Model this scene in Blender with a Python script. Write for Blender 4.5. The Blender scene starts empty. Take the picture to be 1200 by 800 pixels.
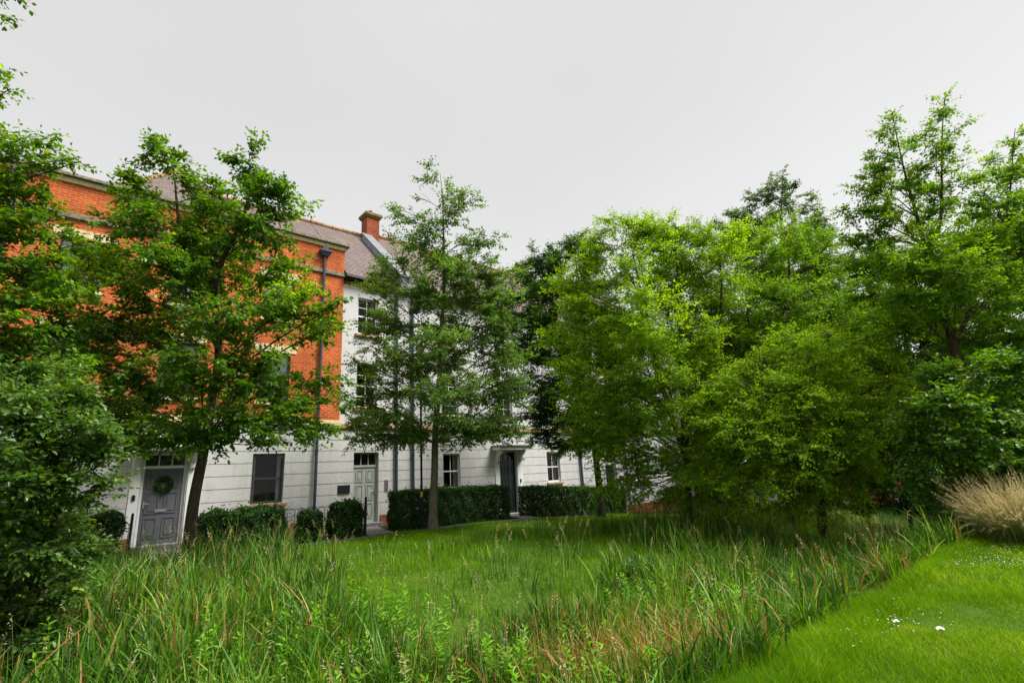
import bpy, math, random
import numpy as np
from mathutils import Matrix

random.seed(7)
RNG = np.random.default_rng(11)
SC = bpy.context.scene
COL = SC.collection

# ------------------------------------------------------------------ camera
# World: X runs along the terrace, Y from the camera towards it, Z up.
CAMZ = 1.2
RIGHT = np.array([0.7547555, -0.6537328, -0.0545667])
UP = np.array([-0.1287126, -0.2291379, 0.9648466])
FWD = np.array([0.6432552, 0.7211998, 0.2570867])
cam_d = bpy.data.cameras.new('camera')
cam_d.sensor_width = 36.0
cam_d.lens = 18.0
cam_d.clip_start = 0.05
cam_d.clip_end = 3000
cam = bpy.data.objects.new('camera', cam_d)
COL.objects.link(cam)
M = Matrix(((RIGHT[0], UP[0], -FWD[0], 0), (RIGHT[1], UP[1], -FWD[1], 0), (RIGHT[2], UP[2], -FWD[2], CAMZ), (0, 0, 0, 1)))
cam.matrix_world = M
SC.camera = cam

# ------------------------------------------------------------------ light
SUN_EL, SUN_AZ = math.radians(57), math.radians(142)     # azimuth clockwise from +Y
world = bpy.data.worlds.new('World')
SC.world = world
world.use_nodes = True
wn, wl = world.node_tree.nodes, world.node_tree.links
bg = wn['Background']
sky = wn.new('ShaderNodeTexSky')
sky.sky_type = 'NISHITA'
sky.sun_disc = False
sky.sun_elevation = SUN_EL
sky.sun_rotation = SUN_AZ
hs = wn.new('ShaderNodeHueSaturation')
hs.inputs['Saturation'].default_value = 0.04
wl.new(sky.outputs[0], hs.inputs['Color'])
# cloud deck: an even grey that brightens towards the zenith
geo = wn.new('ShaderNodeTexCoord')
sep = wn.new('ShaderNodeSeparateXYZ')
wl.new(geo.outputs['Generated'], sep.inputs[0])
ramp = wn.new('ShaderNodeValToRGB')
ramp.color_ramp.interpolation = 'EASE'
e = ramp.color_ramp.elements
e[0].position = 0.0; e[0].color = (.93, .932, .935, 1)
e[1].position = 1.0; e[1].color = (3.0, 3.0, 3.0, 1)
for p, v in ((.30, .83), (.62, .76), (.80, .77)):
    q = e.new(p); q.color = (v, v, v * 1.004, 1)
wl.new(sep.outputs['Z'], ramp.inputs[0])
noi = wn.new('ShaderNodeTexNoise')
noi.inputs['Scale'].default_value = 2.2
noi.inputs['Detail'].default_value = 3
wl.new(geo.outputs['Generated'], noi.inputs['Vector'])
nr = wn.new('ShaderNodeMapRange')
nr.inputs['From Min'].default_value = .3; nr.inputs['From Max'].default_value = .7
nr.inputs['To Min'].default_value = .97; nr.inputs['To Max'].default_value = 1.03
wl.new(noi.outputs['Fac'], nr.inputs['Value'])
SKY_GAIN = 1.30
mul = wn.new('ShaderNodeVectorMath'); mul.operation = 'MULTIPLY'
wl.new(ramp.outputs['Color'], mul.inputs[0]); wl.new(nr.outputs[0], mul.inputs[1])
sc_ = wn.new('ShaderNodeVectorMath'); sc_.operation = 'SCALE'
sc_.inputs['Scale'].default_value = SKY_GAIN
wl.new(mul.outputs[0], sc_.inputs[0])
mix = wn.new('ShaderNodeMix'); mix.data_type = 'RGBA'
mix.inputs[0].default_value = .93
wl.new(hs.outputs[0], mix.inputs[6]); wl.new(sc_.outputs[0], mix.inputs[7])
wl.new(mix.outputs[2], bg.inputs['Color'])
bg.inputs['Strength'].default_value = 0.12
sun_d = bpy.data.lights.new('sun', 'SUN')
sun_d.energy = 1.5
sun_d.angle = math.radians(28)
sun_d.color = (1.0, .97, .92)
sun = bpy.data.objects.new('sun', sun_d)
COL.objects.link(sun)
sun.location = (0, 0, 40)
sun.rotation_euler = (math.pi / 2 - SUN_EL, 0, math.pi - SUN_AZ)
SC.view_settings.view_transform = 'Standard'
SC.view_settings.look = 'None'
SC.view_settings.gamma = 1
SC.view_settings.exposure = 2.46
SC.cycles.max_bounces = 12
SC.cycles.diffuse_bounces = 5
SC.cycles.glossy_bounces = 3
SC.cycles.transmission_bounces = 8
SC.cycles.transparent_max_bounces = 8
SC.cycles.use_denoising = True
SC.cycles.denoising_prefilter = 'ACCURATE'
SC.cycles.denoiser = 'OPENIMAGEDENOISE'
SC.cycles.denoising_input_passes = 'RGB_ALBEDO_NORMAL'

# ------------------------------------------------------------------ helpers
def at(px, py, depth):
    """world point seen at a photo pixel (1200 x 800) at a given camera depth"""
    v = FWD * depth + RIGHT * ((px - 600) / 600 * depth) + UP * ((400 - py) / 600 * depth)
    return v + np.array([0, 0, CAMZ])

def tagp(o, label=None, cat=None, group=None, kind=None):
    if label: o['label'] = label
    if cat: o['category'] = cat
    if group: o['group'] = group
    if kind: o['kind'] = kind
    return o

def empty(name, loc, label, cat, group=None, rz=0):
    o = bpy.data.objects.new(name, None)
    o.empty_display_size = .2
    COL.objects.link(o)
    o.location = loc
    o.rotation_euler = (0, 0, rz)
    return tagp(o, label, cat, group)

def link(name, me, mat, parent=None, world_coords=True):
    o = bpy.data.objects.new(name, me)
    if mat: me.materials.append(mat)
    COL.objects.link(o)
    if parent is not None:
        o.parent = parent
        if world_coords and parent.parent is None:
            T = Matrix.Translation(parent.location) @ parent.rotation_euler.to_matrix().to_4x4()
            o.matrix_parent_inverse = T.inverted()
    return o

def np_mesh(name, verts, faces, tint=None, smooth=False):
    """faces: (N,k) int array of one face size, or a list of such arrays"""
    me = bpy.data.meshes.new(name)
    if not isinstance(faces, list): faces = [faces]
    verts = np.asarray(verts, np.float32).reshape(-1, 3)
    me.vertices.add(len(verts))
    me.vertices.foreach_set('co', verts.ravel())
    nl = sum(f.size for f in faces); nf = sum(len(f) for f in faces)
    me.loops.add(nl)
    me.loops.foreach_set('vertex_index', np.concatenate([f.ravel() for f in faces]).astype(np.int32))
    me.polygons.add(nf)
    sizes = np.concatenate([np.full(len(f), f.shape[1]) for f in faces])
    starts = np.concatenate([[0], np.cumsum(sizes)[:-1]]).astype(np.int32)
    me.polygons.foreach_set('loop_start', starts)
    if tint is not None:
        a = me.attributes.new('tint', 'FLOAT', 'POINT')
        a.data.foreach_set('value', np.asarray(tint, np.float32).ravel())
    me.polygons.foreach_set('use_smooth', np.full(nf, smooth))
    me.update(calc_edges=True)
    return me

class MB:
    """collects simple solids into one mesh"""
    def __init__(s): s.v = []; s.f = []
    def add(s, vs, fs):
        o = len(s.v); s.v += [tuple(v) for v in vs]
        s.f += [tuple(i + o for i in f) for f in fs]
        return s
    def box(s, x0, x1, y0, y1, z0, z1):
        vs = [(x0, y0, z0), (x1, y0, z0), (x1, y1, z0), (x0, y1, z0), (x0, y0, z1), (x1, y0, z1), (x1, y1, z1), (x0, y1, z1)]
        return s.add(vs, [(0, 3, 2, 1), (4, 5, 6, 7), (0, 1, 5, 4), (1, 2, 6, 5), (2, 3, 7, 6), (3, 0, 4, 7)])
    def prism(s, poly, axis, a, b):
        """extrude a 2-D polygon along an axis between a and b"""
        n = len(poly)
        def P(p, t):
            return {'x': (t, p[0], p[1]), 'y': (p[0], t, p[1]), 'z': (p[0], p[1], t)}[axis]
        vs = [P(p, a) for p in poly] + [P(p, b) for p in poly]
        fs = [tuple(range(n))[::-1], tuple(range(n, 2 * n))] + [(i, (i + 1) % n, n + (i + 1) % n, n + i) for i in range(n)]
        return s.add(vs, fs)
    def tube(s, pts, r, n=8, cap=True):
        pts = [np.array(p, float) for p in pts]
        rs = r if isinstance(r, (list, tuple)) else [r] * len(pts)
        rings = []
        for i, p in enumerate(pts):
            t = pts[min(i + 1, len(pts) - 1)] - pts[max(i - 1, 0)]
            t /= np.linalg.norm(t) + 1e-9
            ref = np.array([0, 0, 1.]) if abs(t[2]) < .9 else np.array([1., 0, 0])
            u = np.cross(t, ref); u /= np.linalg.norm(u); w = np.cross(t, u)
            rings.append([p + rs[i] * (math.cos(2 * math.pi * k / n) * u + math.sin(2 * math.pi * k / n) * w) for k in range(n)])
        vs = [v for r_ in rings for v in r_]
        fs = [(i * n + k, i * n + (k + 1) % n, (i + 1) * n + (k + 1) % n, (i + 1) * n + k) for i in range(len(pts) - 1) for k in range(n)]
        if cap: fs += [tuple(range(n))[::-1], tuple((len(pts) - 1) * n + k for k in range(n))]
        return s.add(vs, fs)
    def quad(s, a, b, c, d): return s.add([a, b, c, d], [(0, 1, 2, 3)])
    def build(s, name, mat, parent=None, bevel=0, smooth=False):
        me = bpy.data.meshes.new(name)
        me.from_pydata(s.v, [], s.f)
        me.update()
        o = link(name, me, mat, parent)
        if smooth:
            me.polygons.foreach_set('use_smooth', [True] * len(me.polygons))
        if bevel:
            m = o.modifiers.new('bevel', 'BEVEL'); m.width = bevel; m.segments = 2; m.limit_method = 'ANGLE'
        return o

def nrm(a): return a / (np.linalg.norm(a, axis=-1, keepdims=True) + 1e-9)

# ------------------------------------------------------------------ materials
def new_mat(name):
    m = bpy.data.materials.new(name); m.use_nodes = True
    return m, m.node_tree.nodes, m.node_tree.links, m.node_tree.nodes['Principled BSDF']

def node(nt, kind, **kw):
    n = nt.new(kind)
    for k, v in kw.items():
        if k in n.inputs: n.inputs[k].default_value = v
        else: setattr(n, k, v)
    return n

def set_ramp(r, stops):
    el = r.color_ramp.elements
    while len(el) > 1: el.remove(el[0])
    el[0].position = stops[0][0]; el[0].color = (*stops[0][1], 1)
    for p, c in stops[1:]:
        q = el.new(p); q.color = (*c, 1)

def plain(name, col, rough=.5, metal=0, spec=.5, var=.12, scale=6, bump=0):
    m, nt, ln, b = new_mat(name)
    tc = node(nt, 'ShaderNodeNewGeometry')
    n = node(nt, 'ShaderNodeTexNoise', Scale=scale, Detail=5)
    ln.new(tc.outputs['Position'], n.inputs['Vector'])
    r = node(nt, 'ShaderNodeValToRGB')
    set_ramp(r, [(.3, tuple(c * (1 - var) for c in col)), (.7, tuple(min(1, c * (1 + var)) for c in col))])
    ln.new(n.outputs['Fac'], r.inputs[0]); ln.new(r.outputs[0], b.inputs['Base Color'])
    b.inputs['Roughness'].default_value = rough; b.inputs['Metallic'].default_value = metal
    b.inputs['Specular IOR Level'].default_value = spec
    if bump:
        bp = node(nt, 'ShaderNodeBump', Strength=bump, Distance=.02)
        ln.new(n.outputs['Fac'], bp.inputs['Height']); ln.new(bp.outputs[0], b.inputs['Normal'])
    return m

def leaf_mat(name, stops, trans=.32, rough=.42, spec=.45):
    m, nt, ln, b = new_mat(name)
    a = node(nt, 'ShaderNodeAttribute', attribute_name='tint')
    r = node(nt, 'ShaderNodeValToRGB'); set_ramp(r, stops)
    ln.new(a.outputs['Fac'], r.inputs[0])
    ln.new(r.outputs[0], b.inputs['Base Color'])
    b.inputs['Roughness'].default_value = rough
    b.inputs['Specular IOR Level'].default_value = spec
    t = node(nt, 'ShaderNodeBsdfTranslucent')
    hsv = node(nt, 'ShaderNodeHueSaturation', Saturation=1.1, Value=1.35, Hue=.485)
    ln.new(r.outputs[0], hsv.inputs['Color']); ln.new(hsv.outputs[0], t.inputs['Color'])
    mx = node(nt, 'ShaderNodeMixShader'); mx.inputs[0].default_value = trans
    ln.new(b.outputs[0], mx.inputs[1]); ln.new(t.outputs[0], mx.inputs[2])
    ln.new(mx.outputs[0], nt['Material Output'].inputs['Surface'])
    return m

def brick_vec(nt, ln, sx=1.0):
    g = node(nt, 'ShaderNodeNewGeometry')
    s = node(nt, 'ShaderNodeSeparateXYZ'); ln.new(g.outputs['Position'], s.inputs[0])
    ad = node(nt, 'ShaderNodeMath', operation='ADD'); ln.new(s.outputs['X'], ad.inputs[0]); ln.new(s.outputs['Y'], ad.inputs[1])
    c = node(nt, 'ShaderNodeCombineXYZ'); ln.new(ad.outputs[0], c.inputs['X']); ln.new(s.outputs['Z'], c.inputs['Y'])
    return g, c

def brick_mat(name, c1, c2, mortar):
    m, nt, ln, b = new_mat(name)
    g, c = brick_vec(nt, ln)
    t = node(nt, 'ShaderNodeTexBrick', Scale=1.0)
    t.inputs['Color1'].default_value = (*c1, 1); t.inputs['Color2'].default_value = (*c2, 1); t.inputs['Mortar'].default_value = (*mortar, 1)
    t.inputs['Mortar Size'].default_value = .0095; t.inputs['Mortar Smooth'].default_value = .2
    t.inputs['Brick Width'].default_value = .225; t.inputs['Row Height'].default_value = .075
    ln.new(c.outputs[0], t.inputs['Vector'])
    n = node(nt, 'ShaderNodeTexNoise', Scale=1.1, Detail=7, Roughness=.7); ln.new(g.outputs['Position'], n.inputs['Vector'])
    mr = node(nt, 'ShaderNodeMapRange'); mr.inputs['From Min'].default_value = .3; mr.inputs['From Max'].default_value = .75
    mr.inputs['To Min'].default_value = .55; mr.inputs['To Max'].default_value = 1.22
    ln.new(n.outputs['Fac'], mr.inputs['Value'])
    v = node(nt, 'ShaderNodeVectorMath', operation='MULTIPLY'); ln.new(t.outputs['Color'], v.inputs[0]); ln.new(mr.outputs[0], v.inputs[1])
    ln.new(v.outputs[0], b.inputs['Base Color'])
    b.inputs['Roughness'].default_value = .9; b.inputs['Specular IOR Level'].default_value = .08
    bp = node(nt, 'ShaderNodeBump', Strength=.5, Distance=.008); bp.invert = True
    ln.new(t.outputs['Fac'], bp.inputs['Height']); ln.new(bp.outputs[0], b.inputs['Normal'])
    return m

def render_mat(name, base, dirt, amount=.5):
    """painted render with streaks of grime that run down"""
    m, nt, ln, b = new_mat(name)
    g, c = brick_vec(nt, ln)
    mp = node(nt, 'ShaderNodeMapping'); mp.inputs['Scale'].default_value = (3.0, .35, 1)
    ln.new(c.outputs[0], mp.inputs['Vector'])
    n = node(nt, 'ShaderNodeTexNoise', Scale=1.4, Detail=8, Roughness=.65); ln.new(mp.outputs[0], n.inputs['Vector'])
    n2 = node(nt, 'ShaderNodeTexNoise', Scale=9, Detail=6, Roughness=.7); ln.new(g.outputs['Position'], n2.inputs['Vector'])
    m0 = node(nt, 'ShaderNodeMath', operation='MULTIPLY'); ln.new(n.outputs['Fac'], m0.inputs[0]); ln.new(n2.outputs['Fac'], m0.inputs[1])
    sz = node(nt, 'ShaderNodeSeparateXYZ'); ln.new(g.outputs['Position'], sz.inputs[0])
    fz = node(nt, 'ShaderNodeMapRange'); fz.inputs['From Min'].default_value = 1.0; fz.inputs['From Max'].default_value = -.1; fz.inputs['To Max'].default_value = .30
    ln.new(sz.outputs['Z'], fz.inputs['Value'])
    n3 = node(nt, 'ShaderNodeTexNoise', Scale=.8, Detail=6, Roughness=.7); ln.new(g.outputs['Position'], n3.inputs['Vector'])
    m1 = node(nt, 'ShaderNodeMath', operation='MULTIPLY'); ln.new(fz.outputs[0], m1.inputs[0]); ln.new(n3.outputs['Fac'], m1.inputs[1])
    mm = node(nt, 'ShaderNodeMath', operation='ADD'); ln.new(m0.outputs[0], mm.inputs[0]); ln.new(m1.outputs[0], mm.inputs[1])
    r = node(nt, 'ShaderNodeValToRGB'); set_ramp(r, [(.15, base), (.26, tuple(x * .93 for x in base)), (.40, tuple(x * (1 - amount) + y * amount for x, y in zip(base, dirt)))])
    ln.new(mm.outputs[0], r.inputs[0]); ln.new(r.outputs[0], b.inputs['Base Color'])
    b.inputs['Roughness'].default_value = .8; b.inputs['Specular IOR Level'].default_value = .25
    bp = node(nt, 'ShaderNodeBump', Strength=.15, Distance=.01); ln.new(n2.outputs['Fac'], bp.inputs['Height']); ln.new(bp.outputs[0], b.inputs['Normal'])
    return m

def tile_mat(name):
    m, nt, ln, b = new_mat(name)
    g = node(nt, 'ShaderNodeNewGeometry')
    s = node(nt, 'ShaderNodeSeparateXYZ'); ln.new(g.outputs['Position'], s.inputs[0])
    c = node(nt, 'ShaderNodeCombineXYZ'); ln.new(s.outputs['X'], c.inputs['X']); ln.new(s.outputs['Z'], c.inputs['Y'])
    t = node(nt, 'ShaderNodeTexBrick', Scale=1.0)
    t.inputs['Color1'].default_value = (.140, .098, .086, 1); t.inputs['Color2'].default_value = (.092, .068, .062, 1); t.inputs['Mortar'].default_value = (.035, .028, .028, 1)
    t.inputs['Mortar Size'].default_value = .009; t.inputs['Mortar Smooth'].default_value = .4; t.inputs['Brick Width'].default_value = .2; t.inputs['Row Height'].default_value = .105
    ln.new(c.outputs[0], t.inputs['Vector'])
    n = node(nt, 'ShaderNodeTexNoise', Scale=.8, Detail=9, Roughness=.75); ln.new(g.outputs['Position'], n.inputs['Vector'])
    r = node(nt, 'ShaderNodeValToRGB'); set_ramp(r, [(.54, (0, 0, 0)), (.74, (1, 1, 1))]); ln.new(n.outputs['Fac'], r.inputs[0])
    mx = node(nt, 'ShaderNodeMix', data_type='RGBA'); ln.new(r.outputs[0], mx.inputs[0]); ln.new(t.outputs['Color'], mx.inputs[6]); mx.inputs[7].default_value = (.16, .13, .07, 1)
    ln.new(mx.outputs[2], b.inputs['Base Color']); b.inputs['Roughness'].default_value = .75; b.inputs['Specular IOR Level'].default_value = .3
    bp = node(nt, 'ShaderNodeBump', Strength=.8, Distance=.02); bp.invert = True
    ln.new(t.outputs['Fac'], bp.inputs['Height']); ln.new(bp.outputs[0], b.inputs['Normal'])
    return m

def glass_mat(name):
    m, nt, ln, b = new_mat(name)
    tr = node(nt, 'ShaderNodeBsdfTransparent'); tr.inputs['Color'].default_value = (.95, .97, .98, 1)
    gl = node(nt, 'ShaderNodeBsdfGlossy'); gl.inputs['Roughness'].default_value = .02
    g = node(nt, 'ShaderNodeNewGeometry')
    n = node(nt, 'ShaderNodeTexNoise', Scale=1.3, Detail=1); ln.new(g.outputs['Position'], n.inputs['Vector'])
    bp = node(nt, 'ShaderNodeBump', Strength=.06, Distance=.05); ln.new(n.outputs['Fac'], bp.inputs['Height']); ln.new(bp.outputs[0], gl.inputs['Normal'])
    fr = node(nt, 'ShaderNodeFresnel', IOR=1.36)
    mx = node(nt, 'ShaderNodeMixShader'); ln.new(fr.outputs[0], mx.inputs[0]); ln.new(tr.outputs[0], mx.inputs[1]); ln.new(gl.outputs[0], mx.inputs[2])
    ln.new(mx.outputs[0], nt['Material Output'].inputs['Surface'])
    return m

def ground_mat(name):
    m, nt, ln, b = new_mat(name)
    g = node(nt, 'ShaderNodeNewGeometry')
    n = node(nt, 'ShaderNodeTexNoise', Scale=.7, Detail=8, Roughness=.7); ln.new(g.outputs['Position'], n.inputs['Vector'])
    n2 = node(nt, 'ShaderNodeTexNoise', Scale=26, Detail=5, Roughness=.8); ln.new(g.outputs['Position'], n2.inputs['Vector'])
    ad = node(nt, 'ShaderNodeMath', operation='MULTIPLY_ADD'); ad.inputs[1].default_value = .5
    ln.new(n2.outputs['Fac'], ad.inputs[0]); ln.new(n.outputs['Fac'], ad.inputs[2])
    r = node(nt, 'ShaderNodeValToRGB'); set_ramp(r, [(.5, (.020, .045, .006)), (.72, (.04, .085, .008)), (.95, (.07, .12, .016))])
    ln.new(ad.outputs[0], r.inputs[0])
    # bare damp soil in the ditch and under the trees
    a = node(nt, 'ShaderNodeAttribute', attribute_name='tint')
    mx = node(nt, 'ShaderNodeMix', data_type='RGBA'); ln.new(a.outputs['Fac'], mx.inputs[0]); ln.new(r.outputs[0], mx.inputs[6]); mx.inputs[7].default_value = (.028, .024, .014, 1)
    ln.new(mx.outputs[2], b.inputs['Base Color']); b.inputs['Roughness'].default_value = .95; b.inputs['Specular IOR Level'].default_value = .1
    bp = node(nt, 'ShaderNodeBump', Strength=.6, Distance=.04); ln.new(n2.outputs['Fac'], bp.inputs['Height']); ln.new(bp.outputs[0], b.inputs['Normal'])
    return m

def bark_mat(name, c1, c2):
    m, nt, ln, b = new_mat(name)
    g = node(nt, 'ShaderNodeNewGeometry')
    mp = node(nt, 'ShaderNodeMapping'); mp.inputs['Scale'].default_value = (14, 14, 4); ln.new(g.outputs['Position'], mp.inputs['Vector'])
    n = node(nt, 'ShaderNodeTexNoise', Scale=1.5, Detail=8, Roughness=.7); ln.new(mp.outputs[0], n.inputs['Vector'])
    r = node(nt, 'ShaderNodeValToRGB'); set_ramp(r, [(.35, c1), (.68, c2)]); ln.new(n.outputs['Fac'], r.inputs[0])
    ln.new(r.outputs[0], b.inputs['Base Color']); b.inputs['Roughness'].default_value = .9; b.inputs['Specular IOR Level'].default_value = .2
    bp = node(nt, 'ShaderNodeBump', Strength=.9, Distance=.02); ln.new(n.outputs['Fac'], bp.inputs['Height']); ln.new(bp.outputs[0], b.inputs['Normal'])
    return m

MT = dict(
    brick=brick_mat('orange_brick', (.62, .118, .022), (.42, .066, .014), (.46, .24, .13)),
    plinth=brick_mat('plinth_brick', (.33, .07, .03), (.24, .05, .025), (.25, .17, .12)),
    chimney=brick_mat('chimney_brick', (.36, .065, .028), (.27, .05, .025), (.27, .16, .11)),
    render=render_mat('white_render', (.57, .56, .54), (.33, .33, .28), .55),
    render2=render_mat('smooth_render', (.54, .535, .53), (.36, .36, .34), .45),
    stone=render_mat('cream_stone', (.62, .50, .30), (.16, .14, .10), .75),
    mossy=plain('weathered_stone', (.17, .15, .105), .95, var=.55, scale=9, bump=.5),
    moss=plain('mossy_cap', (.15, .13, .035), .95, var=.5, scale=8, bump=.6),
    sill=plain('sill_stone', (.40, .24, .13), .9, var=.25, scale=7),
    tile=tile_mat('roof_tile'),
    ridge=plain('lichen_ridge_tile', (.25, .135, .06), .9, var=.45, scale=6, bump=.4),
    lead=plain('lead_flashing', (.25, .28, .34), .55, metal=.0, var=.25, scale=3, bump=.2),
    lead2=plain('lead_top', (.12, .125, .135), .6, var=.25, scale=3),
    pipe=plain('blue_black_pipe', (.030, .042, .072), .35, var=.15),
    black=plain('black_iron', (.012, .012, .014), .6, var=.2, spec=.25),
    darkframe=plain('dark_frame', (.028, .030, .040), .4, var=.1),
    whiteframe=plain('white_paint', (.72, .72, .70), .45, var=.05),
    greydoor=plain('slate_door', (.098, .101, .110), .5, var=.06),
    sagedoor=plain('sage_door', (.34, .36, .32), .5, var=.06),
    blackdoor=plain('black_door', (.012, .018, .018), .35, var=.1),
    steel=plain('brushed_steel', (.42, .42, .42), .35, metal=.9, var=.1),
    brass=plain('letter_plate', (.35, .33, .30), .3, metal=.8, var=.1),
    room=plain('dim_room', (.050, .045, .042), .9, var=.3, scale=1.5),
    blind=plain('blind_cloth', (.80, .83, .88), .8, var=.06),
    curtain=plain('curtain_cloth', (.55, .55, .53), .9, var=.25, scale=5),
    redreflection=plain('red_reflection_tone', (.09, .022, .016), .9, var=.3, scale=5),  # room walls coloured dark red to imitate brick mirrored in the pane
    glass=glass_mat('window_glass'),
    ground=ground_mat('grass_ground'),
    tarmac=plain('tarmac', (.050, .050, .052), .9, var=.3, scale=18, bump=.3),
    slab=plain('paving', (.16, .15, .14), .9, var=.25, scale=9, bump=.2),
    bark=bark_mat('dark_bark', (.022, .017, .012), (.075, .060, .044)),
    bark2=bark_mat('grey_bark', (.075, .062, .045), (.19, .165, .125)),
    bark3=bark_mat('birch_bark', (.040, .024, .017), (.115, .075, .055)),
    yellow=plain('yellow_sticker', (.65, .38, .02), .5, var=.05),
    paper=plain('crumpled_paper', (.80, .74, .76), .7, var=.12, scale=30),
    pink=plain('pink_print', (.62, .16, .30), .6, var=.1),
    carwhite=plain('white_car_paint', (.70, .70, .70), .25, var=.03),
    carred=plain('red_car_paint', (.42, .018, .014), .25, var=.05),
    tyre=plain('tyre_rubber', (.014, .014, .014), .8, var=.2),
    carglass=plain('car_glass', (.02, .025, .03), .06, var=.1, spec=.7),
    redlamp=plain('tail_lamp', (.45, .01, .01), .2, var=.05),
    bluebin=plain('blue_plastic', (.010, .035, .30), .45, var=.1),
    lantern=plain('lantern_glass', (.55, .55, .52), .25, var=.05),
)
LEAF = dict(
    pear=leaf_mat('pear_leaf', [(0, (.040, .110, .008)), (.45, (.092, .215, .011)), (.75, (.165, .32, .014)), (1, (.32, .45, .025))], .50, .42, .32),
    lime=leaf_mat('mid_leaf', [(0, (.052, .120, .020)), (.5, (.105, .215, .030)), (.8, (.170, .30, .038)), (1, (.26, .38, .05))], .50, .44, .32),
    dark=leaf_mat('dark_leaf', [(0, (.022, .072, .008)), (.5, (.045, .130, .012)), (.85, (.080, .19, .016)), (1, (.13, .26, .02))], .40, .44, .33),
    birch=leaf_mat('bright_leaf', [(0, (.105, .205, .008)), (.45, (.185, .365, .010)), (.8, (.285, .47, .014)), (1, (.44, .56, .028))], .54, .5, .25),
    birch2=leaf_mat('birch_leaf', [(0, (.065, .160, .012)), (.5, (.135, .280, .015)), (.85, (.210, .37, .020)), (1, (.31, .45, .03))], .52, .48, .28),
    far=leaf_mat('far_leaf', [(0, (.065, .120, .030)), (.5, (.100, .175, .040)), (1, (.16, .25, .06))], .42, .5, .25),
    hedge=leaf_mat('hedge_leaf', [(0, (.010, .040, .006)), (.5, (.022, .078, .008)), (.85, (.052, .135, .012)), (1, (.10, .20, .02))], .25, .38, .40),
    hazel=leaf_mat('hazel_leaf', [(0, (.030, .105, .008)), (.5, (.085, .200, .010)), (.85, (.150, .29, .015)), (1, (.25, .39, .02))], .42, .42, .34),
    shrub=leaf_mat('shrub_leaf', [(0, (.034, .085, .014)), (.5, (.075, .165, .020)), (.85, (.140, .25, .026)), (1, (.30, .40, .04))], .44, .40, .40),
    lawn=leaf_mat('lawn_blade', [(0, (.052, .140, .003)), (.5, (.105, .245, .004)), (.85, (.185, .34, .005)), (1, (.34, .36, .06))], .44, .65, .06),
    reed=leaf_mat('reed_blade', [(0, (.022, .065, .008)), (.35, (.060, .165, .014)), (.62, (.135, .285, .024)), (.8, (.30, .43, .07)), (.9, (.27, .135, .04)), (1, (.38, .22, .08))], .40, .46, .28),
    weed=leaf_mat('weed_leaf', [(0, (.050, .150, .008)), (.5, (.105, .29, .010)), (1, (.19, .41, .02))], .42, .46, .28),
    straw=leaf_mat('straw_blade', [(0, (.06, .12, .018)), (.35, (.17, .22, .05)), (.55, (.33, .30, .12)), (.8, (.46, .38, .19)), (1, (.60, .51, .29))], .34, .6, .2),
    petal=leaf_mat('clover_flower', [(0, (.62, .58, .50)), (1, (.82, .80, .76))], .25, .7, .2),
)

# ------------------------------------------------------------------ ground
def smooth01(t): t = np.clip(t, 0, 1); return t * t * (3 - 2 * t)
def gz(x, y):
    """height of the ground: near lawn, planted ditch, far lawn, level ground at the houses"""
    x = np.asarray(x, float); y = np.asarray(y, float)
    ys = [-400, -3, 1.6, 2.25, 2.9, 3.8, 4.8, 6.0, 7.5, 9.5, 12, 14, 18, 500]
    zs = [-.35, -.38, -.40, -.47, -.85, -1.12, -1.18, -1.0, -.68, -.40, -.27, -.2, -.15, -.15]
    wob = .18 * np.sin(x * .9) + .12 * np.sin(x * 2.3 + 1)
    z = np.interp(y + wob * np.exp(-((y - 3) / 3) ** 2), ys, zs)
    fall = -.9 * smooth01((x - 10) / 18)                       # the ground falls gently to the right
    fl = fall * smooth01((y - 1.5) / 5)
    fl = fl + np.where(y < 6, 1, 0) * (-.25) * smooth01((x - 14) / 12) * (1 - smooth01((y - 1.5) / 5))
    far = smooth01((np.hypot(x - 14, y - 9) - 30) / 30)
    return (z + fl) * (1 - far) + (-1.0) * far + .02 * np.sin(x * 3.1 + y * 1.7) * (y < 13)

def ground():
    xs = np.unique(np.concatenate([np.linspace(-900, -30, 14), np.arange(-30, 60, .3), np.linspace(60, 900, 14)]))
    ys = np.unique(np.concatenate([np.linspace(-900, -12, 12), np.arange(-12, 30, .25), np.linspace(30, 1200, 16)]))
    X, Y = np.meshgrid(xs, ys)
    Z = gz(X, Y)
    V = np.stack([X, Y, Z], -1).reshape(-1, 3)
    ny, nx = X.shape
    i = np.arange(nx * ny).reshape(ny, nx)
    F = np.stack([i[:-1, :-1], i[:-1, 1:], i[1:, 1:], i[1:, :-1]], -1).reshape(-1, 4)
    soil = np.exp(-((Y - 4.6) / 1.6) ** 2) * .9
    soil = np.maximum(soil, .95 * ((Y > 14.7) & (Y < 17.5)))
    for (tx, ty, r) in ((19, 6.5, 5.5), (14, 8, 4), (15.8, 13.2, 2.2), (8.8, 13.86, .7), (2.5, 13.8, .9), (24, 8, 6), (13.5, 1.2, 2.5)):
        soil = np.maximum(soil, .85 * smooth01((r - np.hypot(X - tx, Y - ty)) / (r * .6)))
    o = link('ground', np_mesh('ground', V, F, soil.ravel(), True), MT['ground'])
    tagp(o, kind='structure')
ground()

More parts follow.
